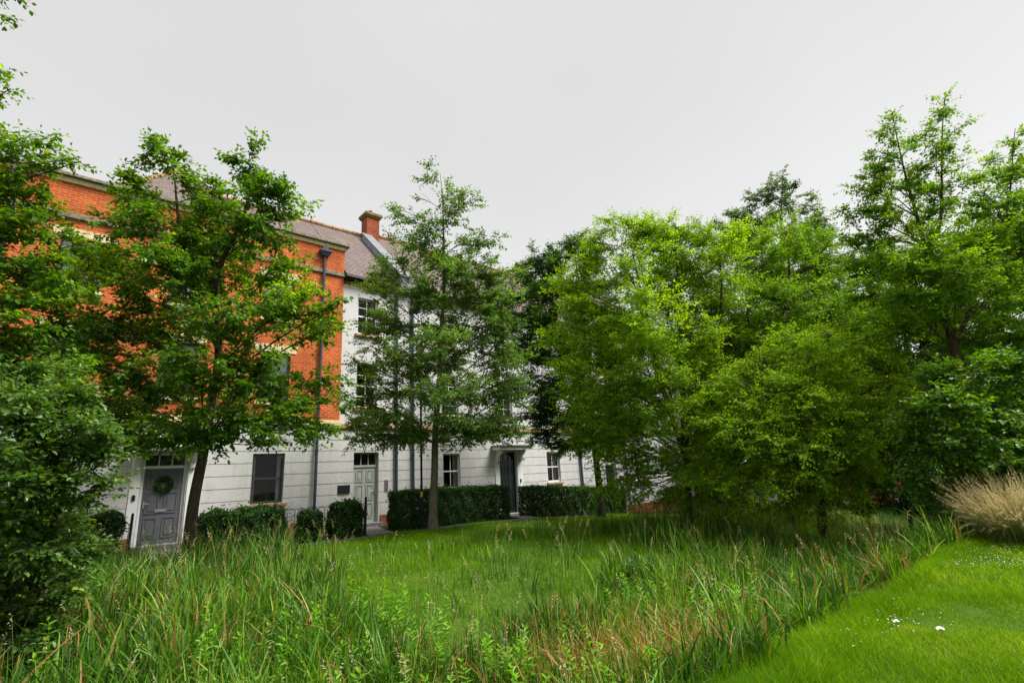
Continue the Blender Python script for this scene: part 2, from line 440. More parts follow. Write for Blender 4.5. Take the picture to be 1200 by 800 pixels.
def sheet(name, poly_fn, mat, dz, nx=60, ny=4):
    """a strip laid just above the ground"""
    u = np.linspace(0, 1, nx); v = np.linspace(0, 1, ny)
    U, Vv = np.meshgrid(u, v)
    X, Y = poly_fn(U, Vv)
    V = np.stack([X, Y, gz(X, Y) + dz], -1).reshape(-1, 3)
    i = np.arange(nx * ny).reshape(ny, nx)
    F = np.stack([i[:-1, :-1], i[:-1, 1:], i[1:, 1:], i[1:, :-1]], -1).reshape(-1, 4)
    return tagp(link(name, np_mesh(name, V, F, None, True), mat), kind='structure')
sheet('path', lambda u, v: (-12 + 42 * u, 14.05 + .62 * v), MT['tarmac'], .022, 160, 4)
sheet('doorstep_path', lambda u, v: (7.12 + .8 * u + .75 * v, 14.68 + 2.66 * v), MT['slab'], .026, 8, 14)
sheet('doorstep_path', lambda u, v: (1.75 + 1.25 * u, 14.68 + 2.66 * v), MT['slab'], .026, 8, 14)
sheet('doorstep_path', lambda u, v: (13.06 + .9 * u + 1.35 * v, 14.68 + 2.66 * v), MT['slab'], .026, 8, 14)
sheet('car_park', lambda u, v: (28 + 16 * u + 6 * v, 14 - 13 * u + 7 * v), MT['tarmac'], .02, 60, 30)

# ------------------------------------------------------------------ houses
FY = 17.4
def wall(name, x0, x1, z0, z1, y, openings, mat, parent, grooves=(), reveal=.16, sides=True, depth=8.0):
    gw = .022
    xs = sorted({x0, x1, *[v for o in openings for v in o[:2]]})
    zs = {z0, z1, *[v for o in openings for v in o[2:]]}
    gr = [(g - gw / 2, g + gw / 2) for g in grooves if z0 + .05 < g < z1 - .05]
    for a, b in gr: zs |= {a, b}
    zs = sorted(zs)
    mb = MB()
    def ingroove(za, zb): return any(a - 1e-6 <= za and zb <= b + 1e-6 for a, b in gr)
    for i in range(len(xs) - 1):
        for j in range(len(zs) - 1):
            xa, xb, za, zb = xs[i], xs[i + 1], zs[j], zs[j + 1]
            cx, cz = (xa + xb) / 2, (za + zb) / 2
            if any(o[0] < cx < o[1] and o[2] < cz < o[3] for o in openings): continue
            yy = y
            if ingroove(za, zb):
                yy = y + .022
                mb.quad((xa, y, za), (xb, y, za), (xb, yy, za), (xa, yy, za))
                mb.quad((xa, yy, zb), (xb, yy, zb), (xb, y, zb), (xa, y, zb))
            mb.quad((xa, yy, za), (xb, yy, za), (xb, yy, zb), (xa, yy, zb))
    for xa, xb, za, zb in openings:
        r = y + reveal
        mb.quad((xa, y, za), (xa, y, zb), (xa, r, zb), (xa, r, za)); mb.quad((xb, y, za), (xb, r, za), (xb, r, zb), (xb, y, zb))
        mb.quad((xa, y, zb), (xb, y, zb), (xb, r, zb), (xa, r, zb)); mb.quad((xa, y, za), (xa, r, za), (xb, r, za), (xb, y, za))
    if sides:
        mb.quad((x0, y, z0), (x0, y, z1), (x0, y + depth, z1), (x0, y + depth, z0))
        mb.quad((x1, y, z0), (x1, y + depth, z0), (x1, y + depth, z1), (x1, y, z1))
        mb.quad((x0, y + depth, z0), (x0, y + depth, z1), (x1, y + depth, z1), (x1, y + depth, z0))
        mb.quad((x0, y, z1), (x1, y, z1), (x1, y + depth, z1), (x0, y + depth, z1))
    return mb.build(name, mat, parent)

def window(parent, x0, x1, z0, z1, y, frame, bars=(1, 0), blind=None, curtain=None, rev=.09, room='room', label=None):
    """sash window set back in the wall: frame > pane, blind, curtain"""
    fy = y + rev
    f = MB(); w = .055; zm = (z0 + z1) / 2
    f.box(x0, x0 + w, fy, fy + .07, z0, z1); f.box(x1 - w, x1, fy, fy + .07, z0, z1)
    f.box(x0 + w, x1 - w, fy, fy + .07, z1 - w, z1); f.box(x0 + w, x1 - w, fy, fy + .07, z0, z0 + w * 1.3)
    f.box(x0 + w, x1 - w, fy + .012, fy + .058, zm - .025, zm + .025)
    nv, nh = bars
    for k in range(nv):
        xc = x0 + w + (x1 - x0 - 2 * w) * (k + 1) / (nv + 1)
        f.box(xc - .012, xc + .012, fy + .02, fy + .052, zm + .025, z1 - w)
        f.box(xc - .012, xc + .012, fy + .024, fy + .056, z0 + w * 1.3, zm - .025)
    for k in range(nh):
        for za, zb in ((z0 + w * 1.3, zm - .025), (zm + .025, z1 - w)):
            zc = za + (zb - za) * (k + 1) / (nh + 1)
            f.box(x0 + w, x1 - w, fy + .022, fy + .05, zc - .011, zc + .011)
    win = f.build('window', MT[frame], parent)
    if label: win['label'] = label
    MB().quad((x0 + w, fy + .036, z0 + w), (x1 - w, fy + .036, z0 + w), (x1 - w, fy + .036, z1 - w), (x0 + w, fy + .036, z1 - w)).build('pane', MT['glass'], win)
    r = MB(); yb = fy + 1.6
    xa, xb = x0 - .3, x1 + .3
    yf = fy + .075
    r.quad((xa, yb, z0 - .2), (xb, yb, z0 - .2), (xb, yb, z1 + .2), (xa, yb, z1 + .2))
    r.quad((xa, yf, z0 - .2), (xa, yb, z0 - .2), (xa, yb, z1 + .2), (xa, yf, z1 + .2)); r.quad((xb, yf, z0 - .2), (xb, yf, z1 + .2), (xb, yb, z1 + .2), (xb, yb, z0 - .2))
    r.quad((xa, yf, z1 + .2), (xa, yb, z1 + .2), (xb, yb, z1 + .2), (xb, yf, z1 + .2)); r.quad((xa, yf, z0 - .2), (xb, yf, z0 - .2), (xb, yb, z0 - .2), (xa, yb, z0 - .2))
    r.build('room_interior', MT[room], win)
    if blind:
        za = z1 - (z1 - z0) * blind
        MB().box(x0 + .02, x1 - .02, fy + .076, fy + .084, za, z1 + .02).build('blind', MT['blind'], win)
    if curtain:
        c = MB(); n = 14
        for sx, a, b in ((0, x0, x0 + (x1 - x0) * curtain), (1, x1 - (x1 - x0) * curtain, x1)):
            pts = [(a + (b - a) * k / n, fy + .16 + .025 * math.sin(k * 1.9)) for k in range(n + 1)]
            for k in range(n):
                c.quad((pts[k][0], pts[k][1], z0), (pts[k + 1][0], pts[k + 1][1], z0), (pts[k + 1][0], pts[k + 1][1], z1), (pts[k][0], pts[k][1], z1))
        c.build('curtain', MT['curtain'], win)
    return win

def panel_door(parent, x0, x1, z0, zt, ztop, y, mat, frame, lights, plate_z=None, handle_side=-1, rev=.10, panels=None):
    """door leaf with raised panels under a fanlight: door > frame, fanlight, handle, letter_plate"""
    fy = y + rev; w = .06
    d = MB(); L, R = x0 + w, x1 - w
    d.box(L + .004, R - .004, fy + .02, fy + .065, z0 + .01, zt - .005)
    panels = panels or [(.08, .35), (.40, .68), (.73, .95)]
    H = zt - z0
    for a, b in panels:
        for s in (0, 1):
            xa = L + .09 + s * ((R - L) / 2 - .03); xb = xa + (R - L) / 2 - .15
            za, zb = z0 + a * H, z0 + b * H
            # moulded rim with a sunk field
            for bx in ((xa, xb, zb - .03, zb), (xa, xb, za, za + .03), (xa, xa + .03, za + .03, zb - .03), (xb - .03, xb, za + .03, zb - .03)):
                d.box(bx[0], bx[1], fy + .001, fy + .021, bx[2], bx[3])
            d.box(xa + .07, xb - .07, fy + .006, fy + .021, za + .07, zb - .07)
    door = d.build('door', MT[mat], parent)
    f = MB()
    f.box(x0, L, fy, fy + .09, z0, ztop); f.box(R, x1, fy, fy + .09, z0, ztop)
    f.box(L, R, fy, fy + .09, ztop - .05, ztop); f.box(L, R, fy - .012, fy + .09, zt, zt + .075)
    for k in range(1, lights):
        xc = L + (R - L) * k / lights
        f.box(xc - .013, xc + .013, fy + .02, fy + .07, zt + .075, ztop - .05)
    f.build('door_frame', MT[frame], door)
    g = MB(); g.quad((L, fy + .05, zt + .06), (R, fy + .05, zt + .06), (R, fy + .05, ztop - .04), (L, fy + .05, ztop - .04))
    g.build('fanlight', MT['glass'], door)
    MB().box(x0 - .1, x1 + .1, fy + .1, fy + .9, zt - .2, ztop + .2).build('hall_interior', MT['room'], door)
    hx = L + .06 if handle_side < 0 else R - .06
    h = MB(); h.box(hx - .022, hx + .022, fy + .005, fy + .02, z0 + .95, z0 + 1.13)
    h.tube([(hx, fy + .01, z0 + 1.06), (hx, fy - .045, z0 + 1.06), (hx - handle_side * .11, fy - .05, z0 + 1.06)], .011, 8)
    h.build('handle', MT['steel'], door)
    if plate_z:
        xm = (L + R) / 2
        MB().box(xm - .14, xm + .14, fy + .001 - .012, fy + .021, plate_z - .035, plate_z + .035).build('letter_plate', MT['brass'], door, .006)
    return door

def pipe(parent, x, y, z0, z1, hopper=True, r=.048):
    mb = MB(); mb.tube([(x, y, z0), (x, y, z1)], r, 12)
    z = z0 + .5
    while z < z1 - .3:
        mb.tube([(x, y, z), (x, y, z + .07)], r + .012, 12); z += 1.8
    p = mb.build('drainpipe', MT['pipe'], parent, smooth=False)
    if hopper:
        h = MB(); a, b = .12, .2
        v = [(x - a, y - .09, z1 - .02), (x + a, y - .09, z1 - .02), (x + a, y + .06, z1 - .02), (x - a, y + .06, z1 - .02),
             (x - b, y - .15, z1 + .14), (x + b, y - .15, z1 + .14), (x + b, y + .06, z1 + .14), (x - b, y + .06, z1 + .14)]
        h.add(v, [(0, 3, 2, 1), (4, 5, 6, 7), (0, 1, 5, 4), (1, 2, 6, 5), (2, 3, 7, 6), (3, 0, 4, 7)])
        h.box(x - b - .02, x + b + .02, y - .17, y + .062, z1 + .14, z1 + .19)
        h.box(x - .1, x + .1, y - .06, y + .058, z1 + .19, z1 + .34)
        h.build('hopper', MT['pipe'], p)
    return p

GRV = [.62 + .362 * k for k in range(8)]
# --- brick house with stone dressings
BX0, BX1, BY = -9.0, 7.28, FY
bh = empty('brick_house', (0, BY, 0), 'orange brick house with cream stone bands and a white painted ground floor', 'house')
COLS = [(-5.9, -4.95), (-.66, .28), (1.89, 2.84), (4.58, 5.53)]
up_op = [(a, b, z0, z1) for a, b in COLS for z0, z1 in ((3.98, 5.63), (6.78, 8.24))]
wall('brick_wall', BX0, BX1, 3.46, 9.83, BY, up_op, MT['brick'], bh)
gf_op = [(1.83, 2.87, .0, 2.40), (4.58, 5.53, .86, 2.36), (-.66, .28, .86, 2.36), (-5.9, -4.95, .86, 2.36)]
wall('ground_floor_wall', BX0, BX1, -.6, 3.27, BY, gf_op, MT['render'], bh, GRV)
mb = MB(); mb.box(BX0, BX1 + .03, BY - .07, BY + .1, 3.27, 3.40); mb.box(BX0, BX1 + .02, BY - .03, BY + .1, 3.40, 3.46)
mb.build('string_course', MT['stone'], bh, .01)
mb = MB()
for a, b in ((BX0, 1.70), (3.0, BX1 + .012)):
    MB().box(a, b, BY - .035, BY - .002, -.6, .21).build('plinth', MT['plinth'], bh)
mb = MB(); mb.box(BX0, BX1 + .04, BY - .07, BY + .02, 8.78, 8.93)
mb.build('upper_band', MT['mossy'], bh, .012)
mb = MB(); mb.box(BX0, BX1 + .05, BY - .06, BY + .36, 9.83, 9.98)
mb.build('cornice', MT['stone'], bh, .01)
mb = MB(); mb.box(BX0, BX1 + .14, BY - .17, BY + .42, 9.98, 10.04); mb.box(BX0, BX1 + .1, BY - .12, BY + .40, 10.04, 10.10)
mb.build('coping', MT['mossy'], bh, .012)
MB().box(BX0, BX1 - .01, BY + .36, BY + 7.9, 9.835, 9.90).build('flat_roof', MT['lead2'], bh)
for a, b in COLS:
    for zt, z0 in ((5.63, 3.98), (8.24, 6.78)):
        MB().prism([(a - .16, zt), (b + .16, zt), (b + .22, zt + .26), (a - .22, zt + .26)], 'y', BY - .025, BY + .05).build('lintel', MT['stone'], bh, .008)
        MB().box(a - .1, b + .1, BY - .08, BY + .085, z0 - .1, z0 - .002).build('sill', MT['stone'], bh, .01)
for i, (a, b) in enumerate(COLS):
    window(bh, a, b, 3.98, 5.63, BY, 'darkframe', (1, 0), blind=.45 if i != 2 else .75, curtain=.2)
    window(bh, a, b, 6.78, 8.24, BY, 'darkframe', (1, 0), blind=.8 if i in (1, 2) else .4)
for i, (a, b) in enumerate([COLS[3], COLS[1], COLS[0]]):
    w_ = window(bh, a, b, .86, 2.36, BY, 'darkframe', (0, 0), curtain=.17, room='redreflection' if i == 0 else 'room')
    MB().box(a - .12, b + .12, BY - .1, BY + .085, .76, .858).build('sill', MT['sill'], bh, .01)
    if i == 0:
        q = MB(); xm, zb = 5.12, .95
        q.tube([(xm, BY + .30, zb), (xm, BY + .30, zb + .05), (xm, BY + .30, zb + .22), (xm, BY + .30, zb + .24)], [.09, .12, .16, .17], 12)
        pot = q.build('flower_pot', MT['darkframe'], w_)
panel_door(bh, 1.83, 2.87, .0, 1.99, 2.40, BY, 'greydoor', 'whiteframe', 3, plate_z=.86, handle_side=-1)
# hood on scrolled brackets over the slate door
for x in (1.66, 2.98):
    prof = [(BY - .001, 2.44), (BY - .42, 2.44), (BY - .42, 2.36), (BY - .36, 2.28), (BY - .22, 2.22), (BY - .13, 2.1), (BY - .12, 1.98), (BY - .06, 1.93), (BY - .001, 1.93)]
    MB().prism(prof, 'x', x - .06, x + .06).build('bracket', MT['whiteframe'], bh, .008)
mb = MB(); mb.box(1.5, 3.14, BY - .55, BY - .002, 2.44, 2.53); mb.box(1.46, 3.18, BY - .6, BY - .002, 2.53, 2.58)
mb.build('door_hood', MT['whiteframe'], bh, .01)
for a, b in ((1.58, 1.80), (2.90, 3.08)): MB().box(a, b, BY - .028, BY - .002, .0, 2.43).build('pilaster', MT['whiteframe'], bh, .006)
MB().box(1.66, 1.73, BY - .06, BY - .03, 1.16, 1.31).build('doorbell', MT['black'], bh, .006)
MB().box(1.75, 2.95, BY - .32, BY + .1, -.2, -.004).build('doorstep', MT['slab'], bh, .01)
pipe(bh, 6.5, BY - .09, .1, 9.42)
pipe(bh, -1.72, BY - .09, .1, 9.42)
# hipped pavilion roof behind the parapet
ax, ay, az = 2.3, BY + 4.0, 13.5
mb = MB(); c1, c2, c3, c4 = (-.25, BY + .45, 9.93), (4.75, BY + .45, 9.93), (4.75, BY + 7.6, 9.93), (-.25, BY + 7.6, 9.93)
mb.add([c1, c2, c3, c4, (ax, ay, az)], [(0, 1, 4), (1, 2, 4), (2, 3, 4), (3, 0, 4)])
hip = mb.build('pavilion_roof', MT['tile'], bh)
mb = MB()
for c in (c1, c2):
    P0, P1 = np.array(c), np.array((ax, ay, az)); n = 26
    for k in range(n):
        a, b = P0 + (P1 - P0) * k / n, P0 + (P1 - P0) * (k + .93) / n
        mb.tube([a, b], [.085, .075], 8)
mb.build('hip_tiles', MT['ridge'], hip)

def gable_roof(parent, x0, x1, ze, zr, ye, yr, front_drop=True):
    """pitched roof with ridge parallel to the street, its underside and gutter board"""
    yb = 2 * yr - ye; t = .1
    mb = MB(); prof = [(ye, ze), (yr, zr), (yb, ze), (yb, ze - t), (yr, zr - t - .03), (ye, ze - t)]
    mb.prism(prof, 'x', x0, x1)
    r = mb.build('roof', MT['tile'], parent)
    q = MB(); n = int((x1 - x0) / .42)
    for k in range(n):
        a = x0 + (x1 - x0) * k / n; b = x0 + (x1 - x0) * (k + .95) / n
        z1 = zr + .02 + random.uniform(-.012, .012)
        q.tube([(a, yr, z1), (b, yr, z1)], [.125, .115], 8)
    q.build('ridge_tiles', MT['ridge'], r)
    return r
SLOPE = (12.82 - 8.93) / 4.2
# roof of the brick house's right wing runs on behind its parapet
gable_roof(bh, 3.2, BX1 + .003, 9.50 + .06, 12.82, BY + .52, BY + 4.0)

def party_wall(parent, x0, x1, yt, zt, ye, ze, h=.34):
    """lead-clad upstand between two roofs"""
    mb = MB(); prof = [(ye, ze - .3), (ye, ze + h), (yt, zt + h), (yt, zt - .3)]
    mb.prism(prof, 'x', x0, x1); u = mb.build('roof_upstand', MT['lead'], parent)
    q = MB(); prof = [(ye - .05, ze + h + .002), (ye - .05, ze + h + .04), (yt, zt + h + .06), (yt, zt + h + .002)]
    q.prism(prof, 'x', x0 - .05, x1 + .05); q.build('upstand_cap', MT['lead2'], u)
    return u

def white_house(x0, x1, label, ops, zr, doors=()):
    h = empty('white_house', ((x0 + x1) / 2, FY + .1, 0), label, 'house', 'white terraced houses')
    y = FY + .1
    up = [o for o in ops if o[2] > 3.2]; lo = [o for o in ops if o[2] < 3.2]
    wall('upper_wall', x0, x1, 3.36, 8.72, y, up, MT['render2'], h)
    wall('ground_floor_wall', x0, x1, -1.6, 3.21, y, lo, MT['render'], h, GRV)
    mb = MB(); mb.box(x0, x1, y - .07, y + .05, 3.21, 3.31); mb.box(x0, x1, y - .04, y + .05, 3.31, 3.36)
    mb.build('string_course', MT['sill'], h)
    MB().box(x0, x1, y - .025, y + .02, 8.57, 8.718).build('brick_course', MT['plinth'], h)
    g = MB(); g.box(x0, x1, y - .20, y - .027, 8.72, 8.84); g.box(x0, x1, y - .027, y + .2, 8.722, 8.80)
    g.build('gutter', MT['black'], h, .02)
    gable_roof(h, x0 + .003, x1 - .003, 8.90, zr, FY - .2, FY + 4.0)
    return h
XA, XB, XC, XD = 7.30, 9.80, 20.0, 30.0
# --- first white house
opsA = [(7.88, 8.83, -.02, 2.37), (7.9, 8.72, 6.72, 8.16), (7.9, 8.72, 3.95, 5.60)]
ha = white_house(XA, XB, 'narrow white house with a sage green panelled door, between brick house and chimney', opsA, 12.82)
y = FY + .1
panel_door(ha, 7.88, 8.83, -.02, 1.86, 2.37, y, 'sagedoor', 'sagedoor', 3, handle_side=1, rev=.12)
for z0, z1 in ((6.72, 8.16), (3.95, 5.60)):
    window(ha, 7.9, 8.72, z0, z1, y, 'whiteframe', (1, 1), curtain=.22)
    MB().box(7.8, 8.82, y - .09, y + .085, z0 - .1, z0 - .002).build('sill', MT['sill'], ha, .01)
for a, b in ((XA, 7.80), (8.9, XB)): MB().box(a, b, y - .035, y - .002, -1, .20).build('plinth', MT['plinth'], ha)
MB().box(7.78, 8.94, y - .3, y + .12, -.3, -.024).build('doorstep', MT['slab'], ha, .01)
MB().box(7.31, 7.76, y - .035, y - .003, 1.0, 1.28).build('name_board', MT['black'], ha, .006)
MB().box(9.08, 9.20, y - .04, y - .003, 1.03, 1.40).build('entry_phone', MT['steel'], ha, .006)
pipe(ha, 9.5, y - .08, .2, 8.6, hopper=False, r=.055)
party_wall(ha, 9.60, 9.99, FY + 3.55, 8.93 + SLOPE * 3.75, FY - .15, 8.93 + SLOPE * .05)
ch = MB(); ch.box(9.80, 10.44, FY + 3.52, FY + 4.12, 12.0, 13.72)
chim = ch.build('chimney', MT['chimney'], ha)
c = MB(); c.box(9.74, 10.50, FY + 3.46, FY + 4.18, 13.72, 13.80); c.box(9.69, 10.55, FY + 3.41, FY + 4.23, 13.80, 13.93)
c.add([(9.69, FY + 3.41, 13.93), (10.55, FY + 3.41, 13.93), (10.55, FY + 4.23, 13.93), (9.69, FY + 4.23, 13.93), (9.95, FY + 3.66, 14.04), (10.29, FY + 3.66, 14.04), (10.29, FY + 3.98, 14.04), (9.95, FY + 3.98, 14.04)],
      [(0, 1, 5, 4), (1, 2, 6, 5), (2, 3, 7, 6), (3, 0, 4, 7), (4, 5, 6, 7)])
c.build('chimney_cap', MT['moss'], chim)
MB().tube([(10.12, FY + 3.82, 14.0), (10.12, FY + 3.82, 14.22)], [.10, .085], 12).build('chimney_pot', MT['chimney'], chim)
# --- middle white house
opsB = [(11.6, 12.42, .92, 2.28), (14.5, 15.45, -.25, 2.32), (17.38, 18.24, .92, 2.30)]
for a, b in ((11.6, 12.42), (14.55, 15.40), (17.38, 18.24)):
    opsB += [(a, b, 3.78, 5.45), (a, b, 6.72, 8.16)]
hb = white_house(XB + .004, XC, 'wide white house with a black door under a flat lead hood, hedges in front', opsB, 13.02)
for i, (a, b) in enumerate(((11.6, 12.42), (14.55, 15.40), (17.38, 18.24))):
    for z0, z1 in ((3.78, 5.45), (6.72, 8.16)):
        window(hb, a, b, z0, z1, y, 'whiteframe', (1, 1), curtain=.2)
        MB().box(a - .1, b + .1, y - .09, y + .085, z0 - .1, z0 - .002).build('sill', MT['sill'], hb, .01)
    if i != 1:
        window(hb, a, b, .92, 2.28 if i == 0 else 2.30, y, 'whiteframe', (1, 0), curtain=.25)
        MB().box(a - .1, b + .1, y - .09, y + .085, .82, .918).build('sill', MT['sill'], hb, .01)
panel_door(hb, 14.5, 15.45, -.25, 1.9, 2.32, y, 'blackdoor', 'blackdoor', 3, handle_side=-1, rev=.12)
for a, b in ((14.22, 14.46), (15.49, 15.78)): MB().box(a, b, y - .03, y - .002, -.6, 2.38).build('pilaster', MT['whiteframe'], hb, .006)
for x in (14.34, 15.63):
    prof = [(y - .03, 2.38), (y - .42, 2.38), (y - .42, 2.30), (y - .3, 2.2), (y - .16, 2.08), (y - .13, 1.9), (y - .031, 1.86)]
    MB().prism(prof, 'x', x - .06, x + .06).build('bracket', MT['whiteframe'], hb, .008)
MB().box(14.1, 15.95, y - .55, y - .002, 2.38, 2.52).build('door_hood', MT['whiteframe'], hb, .01)
MB().box(14.04, 16.0, y - .62, y - .002, 2.522, 2.58).build('hood_lead', MT['lead2'], hb, .01)
MB().box(15.6, 15.67, y - .06, y - .031, 1.0, 1.15).build('doorbell', MT['black'], hb, .006)
MB().box(15.86, 15.98, y - .02, y - .002, 1.98, 2.08).build('house_number_plate', MT['lead'], hb)
for a, b in ((XB + .01, 14.2), (15.8, XC)): MB().box(a, b, y - .035, y - .002, -1.3, -.12).build('plinth', MT['plinth'], hb)
MB().box(14.3, 15.7, y - .35, y + .12, -.6, -.254).build('doorstep', MT['slab'], hb, .01)
pipe(hb, 10.2, y - .08, -.1, 8.6, hopper=False, r=.055)
pipe(hb, 19.66, y - .08, -.4, 8.6, hopper=False, r=.055)
u = party_wall(hb, 19.8, 20.18, FY + 4.0, 13.25, FY - .15, 9.05, .4)
MB().prism([(FY + 3.3, 13.3), (FY + 4.7, 13.3), (FY + 4.0, 14.0)], 'x', 19.78, 20.2).build('gable_peak', MT['moss'], hb)
# --- third white house
opsC = [(21.6, 22.5, -.55, 2.1), (24.2, 25.05, .7, 2.2), (27.2, 28.05, .7, 2.2)]
for a, b in ((21.6, 22.45), (24.2, 25.05), (27.2, 28.05)):
    opsC += [(a, b, 3.78, 5.45), (a, b, 6.72, 8.16)]
hc = white_house(XC + .004, XD, 'white house at the far end of the terrace, half hidden by the bright trees', opsC, 12.82)
for i, (a, b) in enumerate(((21.6, 22.45), (24.2, 25.05), (27.2, 28.05))):
    for z0, z1 in ((3.78, 5.45), (6.72, 8.16)) + (((.7, 2.2),) if i else ()):
        window(hc, a, b, z0, z1, y, 'whiteframe', (1, 1), curtain=.2)
        MB().box(a - .1, b + .1, y - .09, y + .085, z0 - .1, z0 - .002).build('sill', MT['sill'], hc, .01)
panel_door(hc, 21.6, 22.5, -.55, 1.6, 2.1, y, 'blackdoor', 'whiteframe', 3, handle_side=-1, rev=.12)
for a, b in ((XC + .1, 21.5), (22.6, XD)): MB().box(a, b, y - .035, y - .002, -1.5, -.5).build('plinth', MT['plinth'], hc)
MB().box(21.4, 22.7, y - .35, y + .12, -.9, -.554).build('doorstep', MT['slab'], hc, .01)
pipe(hc, 23.3, y - .08, -.5, 8.6, hopper=False)

# ------------------------------------------------------------------ vegetation machinery
def leaf_arrays(pos, d, n, L, W, hi=False, fold=.18, curl=.12):
    s = nrm(np.cross(n, d)); n = nrm(np.cross(d, s))
    L = L[:, None]; W = W[:, None]
    if hi:
        v = np.stack([pos, pos + d * L * .28 + s * W * .44 + n * W * fold, pos + d * L * .68 + s * W * .38 + n * (W * fold - L * curl * .5), pos + d * L - n * L * curl,
                      pos + d * L * .68 - s * W * .38 + n * (W * fold - L * curl * .5), pos + d * L * .28 - s * W * .44 + n * W * fold], 1)
        idx = np.array([[0, 1, 2, 3], [0, 3, 4, 5]])
    else:
        v = np.stack([pos, pos + d * L * .45 + s * W * .5 + n * W * fold, pos + d * L - n * L * curl, pos + d * L * .45 - s * W * .5 + n * W * fold], 1)
        idx = np.array([[0, 1, 2], [0, 2, 3]])
    k = v.shape[1]
    F = (np.arange(len(pos))[:, None, None] * k + idx[None]).reshape(-1, idx.shape[1])
    return v.reshape(-1, 3), F, k

def tubes(P, R, S=5):
    """P (N,K,3) centre lines, R (N,K) radii -> verts, quads"""
    N, K, _ = P.shape
    T = np.empty_like(P); T[:, 1:-1] = P[:, 2:] - P[:, :-2]; T[:, 0] = P[:, 1] - P[:, 0]; T[:, -1] = P[:, -1] - P[:, -2]
    T = nrm(T)
    ref = np.where(np.abs(T[:, :1, 2:3]) > .85, np.array([1., 0, 0]), np.array([0, 0, 1.]))
    U = nrm(np.cross(T, np.broadcast_to(ref, T.shape))); Vv = np.cross(T, U)
    a = np.arange(S) * 2 * np.pi / S
    V = P[:, :, None] + R[:, :, None, None] * (np.cos(a)[None, None, :, None] * U[:, :, None] + np.sin(a)[None, None, :, None] * Vv[:, :, None])
    base = (np.arange(N) * K * S)[:, None, None] + (np.arange(K - 1) * S)[None, :, None]
    k = np.arange(S)[None, None, :]; k2 = (k + 1) % S
    F = np.stack([base + k, base + k2, base + S + k2, base + S + k], -1).reshape(-1, 4)
    return V.reshape(-1, 3), F

def bez(A, B, C, t):
    t = t[..., None]
    return (1 - t) ** 2 * A + 2 * t * (1 - t) * B + t * t * C

